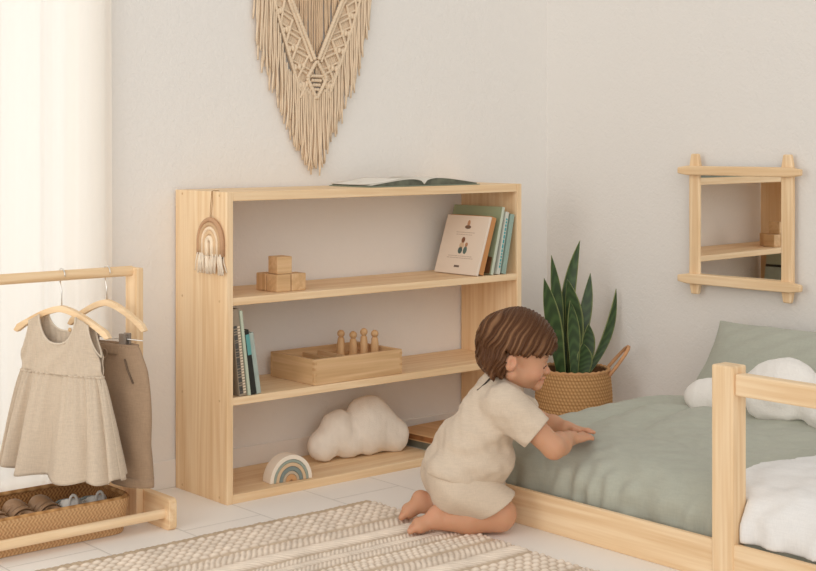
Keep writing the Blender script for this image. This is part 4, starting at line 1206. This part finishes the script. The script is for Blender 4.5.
def make_child():
    s = SDF((-0.215, -0.175, -0.004), (0.315, 0.175, 0.535), 0.0026)
    # trunk
    for v in (-1, 1):
        s.cone((-0.050, v * 0.034, 0.112), (-0.014, v * 0.03, 0.17), 0.068, 0.060, 0.012)
        s.cone((-0.014, v * 0.030, 0.17), (0.046, v * 0.034, 0.280), 0.060, 0.052, 0.012)
    s.cone((0.058, -0.072, 0.310), (0.058, 0.072, 0.310), 0.037, 0.037, 0.02)
    s.cone((0.060, 0, 0.315), (0.085, 0, 0.385), 0.038, 0.036, 0.012)
    # head
    s.ell((0.090, 0, 0.442), (0.083, 0.070, 0.077), 0.012)
    s.ell((0.122, 0, 0.405), (0.050, 0.056, 0.062), 0.015)
    for v in (-1, 1):
        s.ell((0.126, v * 0.031, 0.375), (0.030, 0.028, 0.027), 0.012)
        s.cone((0.078, v * 0.050, 0.375), (0.125, v * 0.018, 0.347), 0.018, 0.014, 0.014)
        s.ell((0.160, v * 0.028, 0.3905), (0.010, 0.012, 0.0085), 0.008, mode='sub')          # eye socket
        s.ell((0.1535, v * 0.0285, 0.3900), (0.0095, 0.0105, 0.0080), 0.0025)                   # closed lid
        s.ell((0.071, v * 0.0735, 0.404), (0.0150, 0.0075, 0.0205), 0.003, np.array([[0.97, 0, -0.25], [0, 1, 0], [0.25, 0, 0.97]]))
        s.ell((0.0735, v * 0.0825, 0.4065), (0.0085, 0.0072, 0.0130), 0.0012, mode='sub')
    s.ell((0.138, 0, 0.425), (0.038, 0.046, 0.036), 0.014)                                     # forehead
    s.cone((0.163, 0, 0.393), (0.1735, 0, 0.371), 0.0055, 0.0082, 0.008)                      # nose
    for v in (-1, 1): s.ell((0.168, v * 0.007, 0.3685), (0.0065, 0.0055, 0.0050), 0.004)
    s.ell((0.1605, 0, 0.3555), (0.0095, 0.0150, 0.0058), 0.005)                                # upper lip
    s.ell((0.1570, 0, 0.3465), (0.0088, 0.0125, 0.0055), 0.004)                                # lower lip
    s.ell((0.1460, 0, 0.3360), (0.0150, 0.0170, 0.0120), 0.010)                                # chin
    s.ell((0.1680, 0, 0.3510), (0.0070, 0.0150, 0.0014), 0.002, mode='sub')                    # mouth line
    # arms
    for v, el, wr_, f in ((-1, (0.163, -0.122, 0.208), (0.216, -0.045, 0.211), (0.90, 0.42, -0.04)), (1, (0.190, 0.122, 0.212), (0.232, 0.050, 0.215), (0.86, -0.50, -0.03))):
        el = np.array(el) + (0, 0, HZ); wr_ = np.array(wr_) + (0, 0, HZ)
        s.cone((0.060, v * 0.085, 0.310), el, 0.034, 0.0265, 0.012)
        s.cone(el, el + (wr_ - el) * 0.4, 0.0265, 0.0265, 0.010); s.cone(el + (wr_ - el) * 0.4, wr_, 0.0265, 0.0180, 0.012)
        f = np.array(f)
        s.cone(wr_, wr_ + f * 0.012, 0.0172, 0.0150, 0.008)
        smooth_hand(s, wr_ + f * 0.004, f, (0, -v * 1.0, 0.15), None)
    # right leg (towards the camera) and left leg
    s.cone((-0.040, -0.045, 0.105), (0.045, -0.057, 0.048), 0.062, 0.040, 0.015)
    s.cone((0.046, -0.057, 0.041), (-0.030, -0.057, 0.037), 0.038, 0.0355, 0.010); s.cone((-0.030, -0.057, 0.037), (-0.095, -0.056, 0.035), 0.0355, 0.0240, 0.012)
    s.cone((-0.040, 0.045, 0.105), (0.030, 0.050, 0.048), 0.062, 0.040, 0.015)
    s.cone((0.030, 0.050, 0.041), (-0.040, 0.053, 0.040), 0.038, 0.034, 0.010); s.cone((-0.040, 0.053, 0.040), (-0.112, 0.055, 0.045), 0.034, 0.024, 0.012)
    for v, heel, ball, toes in ((-1, (-0.104, -0.057, 0.049), (-0.147, -0.060, 0.028), (-0.166, -0.061, 0.021)), (1, (-0.128, 0.056, 0.058), (-0.157, 0.060, 0.032), (-0.168, 0.062, 0.022))):
        heel, ball, toes = map(np.array, (heel, ball, toes))
        s.ell(heel, (0.021, 0.0195, 0.0205), 0.010)
        s.cone(heel + (0.002, 0, -0.010), ball + (0.004, 0, -0.004), 0.0205, 0.0180, 0.010)
        s.cone(ball + (0, 0.011, -0.004), ball + (0, -0.011, -0.004), 0.0145, 0.0135, 0.010)
        d = (toes - heel); d /= np.linalg.norm(d)
        for q, (off, ln, r) in enumerate(((0.0150, 0.019, 0.0082), (0.0040, 0.018, 0.0062), (-0.0045, 0.016, 0.0058), (-0.0120, 0.014, 0.0054), (-0.0185, 0.011, 0.0050))):
            a = ball + np.array((-0.004, -v * -off if v < 0 else -off, -0.004))
            s.cone(a, a + d * ln, r, r * 0.95, 0.0035)
    s.plane((0, 0, 0.0006), (0, 0, -1))
    X_, Y_, Z_ = s.full()
    def tint(V):
        u, v, z = V[:, 0], V[:, 1], V[:, 2]
        base = np.array([0.575, 0.310, 0.188]); c = np.repeat(base[None], len(V), 0)
        def blob(p, r, col, a):
            w = a * np.exp(-(((u - p[0]) / r[0]) ** 2 + ((np.abs(v) - p[1]) / r[1]) ** 2 + ((z - p[2]) / r[2]) ** 2))
            c[:] = c * (1 - w[:, None]) + np.array(col) * w[:, None]
        blob((0.14, 0.038, 0.372), (0.022, 0.02, 0.018), (0.70, 0.30, 0.20), 0.55)
        blob((0.163, 0.0, 0.3515), (0.010, 0.013, 0.0065), (0.58, 0.20, 0.15), 0.85)
        blob((0.075, 0.08, 0.405), (0.012, 0.012, 0.02), (0.66, 0.30, 0.19), 0.5)
        blob((0.178, 0.0, 0.37), (0.01, 0.01, 0.01), (0.72, 0.33, 0.23), 0.4)
        for h in ((-0.165, 0.06, 0.02), (-0.11, 0.056, 0.05), (0.06, 0.057, 0.03)): blob(h, (0.025, 0.02, 0.02), (0.70, 0.33, 0.22), 0.45)
        blob((0.28, 0.0, 0.21), (0.03, 0.03, 0.02), (0.70, 0.34, 0.23), 0.35)
        return c
    s.build('body', attr_mat('skin', 0.55, 0.35, 0.3, (420, 0.00025)), KID, relax=1, tint=tint)
    # helper: walk in along a direction until the surface is met
    D = s.d
    def val(p):
        q = (np.array(p) - s.lo) / s.h; i = np.clip(q.astype(int), 0, np.array(D.shape) - 2); f = q - i
        o_ = 0
        for a in (0, 1):
            for b_ in (0, 1):
                for c in (0, 1):
                    o_ += D[i[0] + a, i[1] + b_, i[2] + c] * (f[0] if a else 1 - f[0]) * (f[1] if b_ else 1 - f[1]) * (f[2] if c else 1 - f[2])
        return o_
    def hit(p, d_):
        p = np.array(p, float); d_ = np.array(d_, float); d_ /= np.linalg.norm(d_)
        for _ in range(200):
            if val(p) < 0.0004: break
            p = p + d_ * 0.0005
        return p
    lash = plain('eyelash', (0.035, 0.02, 0.013, 1), 0.7); brow = plain('eyebrow', (0.23, 0.125, 0.065, 1), 0.9)
    for v in (-1, 1):
        pts = [tuple(hit((0.185 - 0.022 * w, v * (0.016 + 0.040 * w), 0.3875 - 0.004 * sin(pi * w)), (-1, -v * 0.55, 0)) + np.array((0.0006, v * 0.0004, 0))) for w in np.linspace(0.08, 0.78, 9)]
        MB().tube(pts, [0.0007, 0.0010, 0.0013, 0.0015, 0.0016, 0.0016, 0.0015, 0.0012, 0.0008], 6).build('eyelashes', lash, KID, smooth=True)
        pts = [tuple(hit((0.190 - 0.024 * w, v * (0.010 + 0.042 * w), 0.4045 + 0.005 * sin(pi * w * 0.8)), (-1, -v * 0.55, 0))) for w in np.linspace(0.05, 0.9, 9)]
        MB().tube(pts, [0.0008, 0.0013, 0.0016, 0.0016, 0.0015, 0.0014, 0.0012, 0.0010, 0.0006], 6).build('eyebrow', brow, KID, smooth=True)
    # hair
    h = SDF((-0.03, -0.115, 0.345), (0.22, 0.115, 0.56), 0.0022)
    h.ell((0.094, 0, 0.442), (0.095, 0.083, 0.083), 0.01)
    h.ell((0.134, 0, 0.438), (0.060, 0.066, 0.060), 0.015)
    h.ell((0.058, 0, 0.424), (0.054, 0.076, 0.058), 0.015)
    h.cone((0.032, -0.042, 0.400), (0.032, 0.042, 0.400), 0.027, 0.027, 0.015)
    for v in (-1, 1):
        h.cone((0.050, v * 0.066, 0.410), (0.050, v * 0.056, 0.376), 0.017, 0.012, 0.012)
        h.cone((0.036, v * 0.05, 0.392), (0.030, v * 0.046, 0.378), 0.014, 0.009, 0.008)
    for v, z in ((-0.015, 0.374), (0.015, 0.374), (-0.052, 0.370), (0.045, 0.374), (-0.035, 0.376)):
        h.cone((0.036, v, 0.392), (0.030 - 0.01 * abs(v), v * 1.1, z), 0.013, 0.007, 0.006)
    X, Y, Z = h.full()
    fz = 0.4150 + 0.010 * ((X - 0.135) / 0.06) ** 2 + 0.0035 * np.sin(160 * X + 90 * Y)
    cut = np.maximum(Z - fz, (0.0595 + 0.10 * np.clip(0.395 - Z, 0, 1)) - X + 0 * Y)
    k = 0.008; e = -cut; dd = h.d
    t_ = np.clip(0.5 - 0.5 * (dd - e) / k, 0, 1); h.d = (dd * (1 - t_) + e * t_ + k * t_ * (1 - t_)).astype(np.float32)
    def strandq(u, v, z):
        ph = 2.4 * wav((u, v, z), 71, 26) + 0.8 * wav((u, v, z), 73, 70)
        return (u * 0.88 - z * 0.47) * 1.0 + 0.25 * np.abs(v) + 0.0035 * ph
    q = strandq(X, Y, Z)
    h.d = h.d + (0.0019 * np.sin(q * 620 + 1.5 * wav((X, Y, Z), 74, 30)) + 0.0010 * np.sin(q * 1430 + 1) + 0.0016 * wav((X, Y, Z), 72, 60) + 0.003 * np.sin(330 * X + 150 * Z + 60 * Y) * np.clip((0.40 - Z) / 0.03, 0, 1)).astype(np.float32)
    def htint(V):
        u, v, z = V[:, 0], V[:, 1], V[:, 2]; q = strandq(u, v, z)
        w = np.clip(0.5 + 0.5 * np.sin(q * 380 + 0.8 * np.sin(q * 150)), 0, 1) ** 4 * np.clip(0.6 + 0.5 * np.sin(z * 40 + u * 25), 0, 1)
        w2 = 0.5 + 0.5 * np.sin(q * 1430 + 1)
        d_ = np.array([0.088, 0.034, 0.012]); l = np.array([0.30, 0.155, 0.075])
        c = d_ * (0.75 + 0.5 * w2[:, None]); return c * (1 - 0.75 * w[:, None]) + l * 0.75 * w[:, None]
    h.build('hair', attr_mat('brown_hair', 0.5, 0, 0.22), KID, relax=1, tint=htint)
    # top
    lin = cloth_mat('beige_linen', (0.615, 0.510, 0.400, 1), 1100, 0.0003, 0.05)
    c = SDF((-0.155, -0.175, 0.085), (0.185, 0.175, 0.385), 0.0028)
    for v in (-1, 1):
        c.cone((-0.052, v * 0.036, 0.138), (-0.010, v * 0.034, 0.195), 0.074, 0.067, 0.03)
        c.cone((-0.010, v * 0.034, 0.195), (0.044, v * 0.036, 0.284), 0.067, 0.056, 0.03)
        c.cone((-0.015, v * 0.036, 0.130), (0.038, v * 0.032, 0.178), 0.056, 0.050, 0.03)
    c.cone((0.055, -0.070, 0.308), (0.055, 0.070, 0.308), 0.045, 0.045, 0.02)
    c.cone((-0.034, 0, 0.165), (0.040, 0, 0.290), 0.074, 0.064, 0.02)
    c.cone((0.058, 0, 0.325), (0.066, 0, 0.350), 0.048, 0.046, 0.015)
    for v, el in ((-1, (0.163, -0.122, 0.208)), (1, (0.190, 0.122, 0.212))):
        el = np.array(el) + (0, 0, HZ); sh = np.array((0.056, v * 0.082, 0.306)); d_ = el - sh
        c.cone(sh, sh + d_ * 0.85, 0.046, 0.0430, 0.018)
    X, Y, Z = c.full()
    wr = 0.0046 * np.sin(52 * (X * 0.55 + Z * 0.85) + 2.2 * np.sin(16 * (X - Z)) + 1.2 * np.sin(20 * Y)) * np.clip((0.29 - Z) / 0.1, 0, 1)
    wr = wr + 0.0032 * wav((X, Y, Z), 81, 42) + 0.0016 * wav((X, Y, Z), 82, 85)
    c.d = c.d + wr.astype(np.float32)
    c.plane((-0.132, 0, 0.147), (-0.22, 0, -0.97))                    # bottom hem
    c.plane((0.075, 0, 0.356), (0.42, 0, 0.90), 0.004)                # neckline
    for v, el in ((-1, (0.163, -0.122, 0.208)), (1, (0.190, 0.122, 0.212))):
        el = np.array(el) + (0, 0, HZ); sh = np.array((0.056, v * 0.082, 0.306)); d_ = (el - sh); L_ = np.linalg.norm(d_); d_ = d_ / L_
        cut_at = sh + d_ * (L_ * 0.66)
        # sleeve hem: only cut near the arm, then hollow it
        e = (X - cut_at[0]) * d_[0] + (Y - cut_at[1]) * d_[1] + (Z - cut_at[2]) * d_[2]
        near = np.sqrt((X - cut_at[0]) ** 2 + (Y - cut_at[1]) ** 2 + (Z - cut_at[2]) ** 2) - 0.085
        inv = v * Y < 0.062
        e2 = np.where((near > 0) | inv, -1.0, e)
        c.d = np.maximum(c.d, e2).astype(np.float32)
        c.cone(cut_at - d_ * 0.006, cut_at + d_ * 0.05, 0.0335, 0.0335, 0.0, 'sub')
    c.build('linen_top', lin, KID, relax=1)
    slit = plain('neck_slit_shade', (0.05, 0.035, 0.025, 1), 0.9)  # near-black tube laid on the cloth as the shade inside the slit
    Dc = c.d
    pts = []
    for w in np.linspace(0, 1, 7):
        u_, z_ = 0.036 - 0.034 * w, 0.374 - 0.042 * w
        p = np.array((u_ - 0.06, -0.030 - 0.004 * w, z_ + 0.05)); d_ = np.array((0.75, 0.0, -0.66))
        for _ in range(400):
            i = np.clip(((p - c.lo) / c.h).round().astype(int), 0, np.array(Dc.shape) - 1)
            if Dc[tuple(i)] < 0.0008: break
            p = p + d_ * 0.0005
        pts.append(tuple(p))
    A_ = np.array(pts); w_ = np.linspace(0, 1, 7); pts = [tuple(q) for q in np.stack([np.polyval(np.polyfit(w_, A_[:, k_], 2), w_) for k_ in range(3)], 1)]
    MB().tube(pts, [0.0016, 0.0022, 0.0024, 0.0022, 0.0019, 0.0014, 0.0008], 6).build('neck_shade_line', slit, KID, smooth=True)
    # shorts
    c = SDF((-0.155, -0.145, 0.025), (0.09, 0.145, 0.185), 0.0028)
    for v in (-1, 1):
        c.cone((-0.056, v * 0.036, 0.130), (-0.050, v * 0.036, 0.112), 0.070, 0.070, 0.02)
        c.cone((-0.048, v * 0.045, 0.108), (0.050 - (0.012 if v > 0 else 0), v * 0.054, 0.058), 0.070, 0.056, 0.015)
    X, Y, Z = c.full()
    wr = 0.0026 * np.sin(60 * (X * 0.5 + Z) + 1.5 * np.sin(30 * Y)) + 0.0022 * wav((X, Y, Z), 91, 45)
    c.d = c.d + wr.astype(np.float32)
    c.plane((0.038, 0, 0.066), (0.52, 0, -0.85))
    c.plane((-0.05, 0, 0.160), (0.2, 0, 1))
    # keep the calves free
    for v in (-1, 1): c.cone((0.06, v * 0.056, 0.030), (-0.14, v * 0.056, 0.032), 0.040, 0.030, 0.004, 'sub')
    c.build('linen_shorts', lin, KID, relax=1)
make_child()

# details that belong to a part sit under that part
SUB = {'screw_plug': 'side_panel', 'printed_picture': 'cover', 'printed_line': 'cover', 'printed_mark': 'cover', 'spine_lettering': 'spine', 'spine_pattern': 'spine',
       'spine_patch': 'spine', 'finger_joint': 'front_wall', 'clip': 'clip_wire', 'neck_shade_line': 'linen_top', 'pocket_seam': 'trouser_legs', 'drawstring': 'waistband',
       'button': 'bodice', 'neck_and_arm_binding': 'bodice', 'waist_seam': 'skirt', 'heel_loop': 'upper', 'hem': 'trouser_legs', 'lifted_page': 'page_block', 'knot': 'diamond_lattice'}
for o in list(bpy.data.objects):
    base = o.name.split('.')[0]
    if base in SUB and o.parent is not None and o.type == 'MESH':
        for p in o.parent.children:
            if p.name.split('.')[0] == SUB[base] and p.parent is o.parent:
                o.parent = p; break
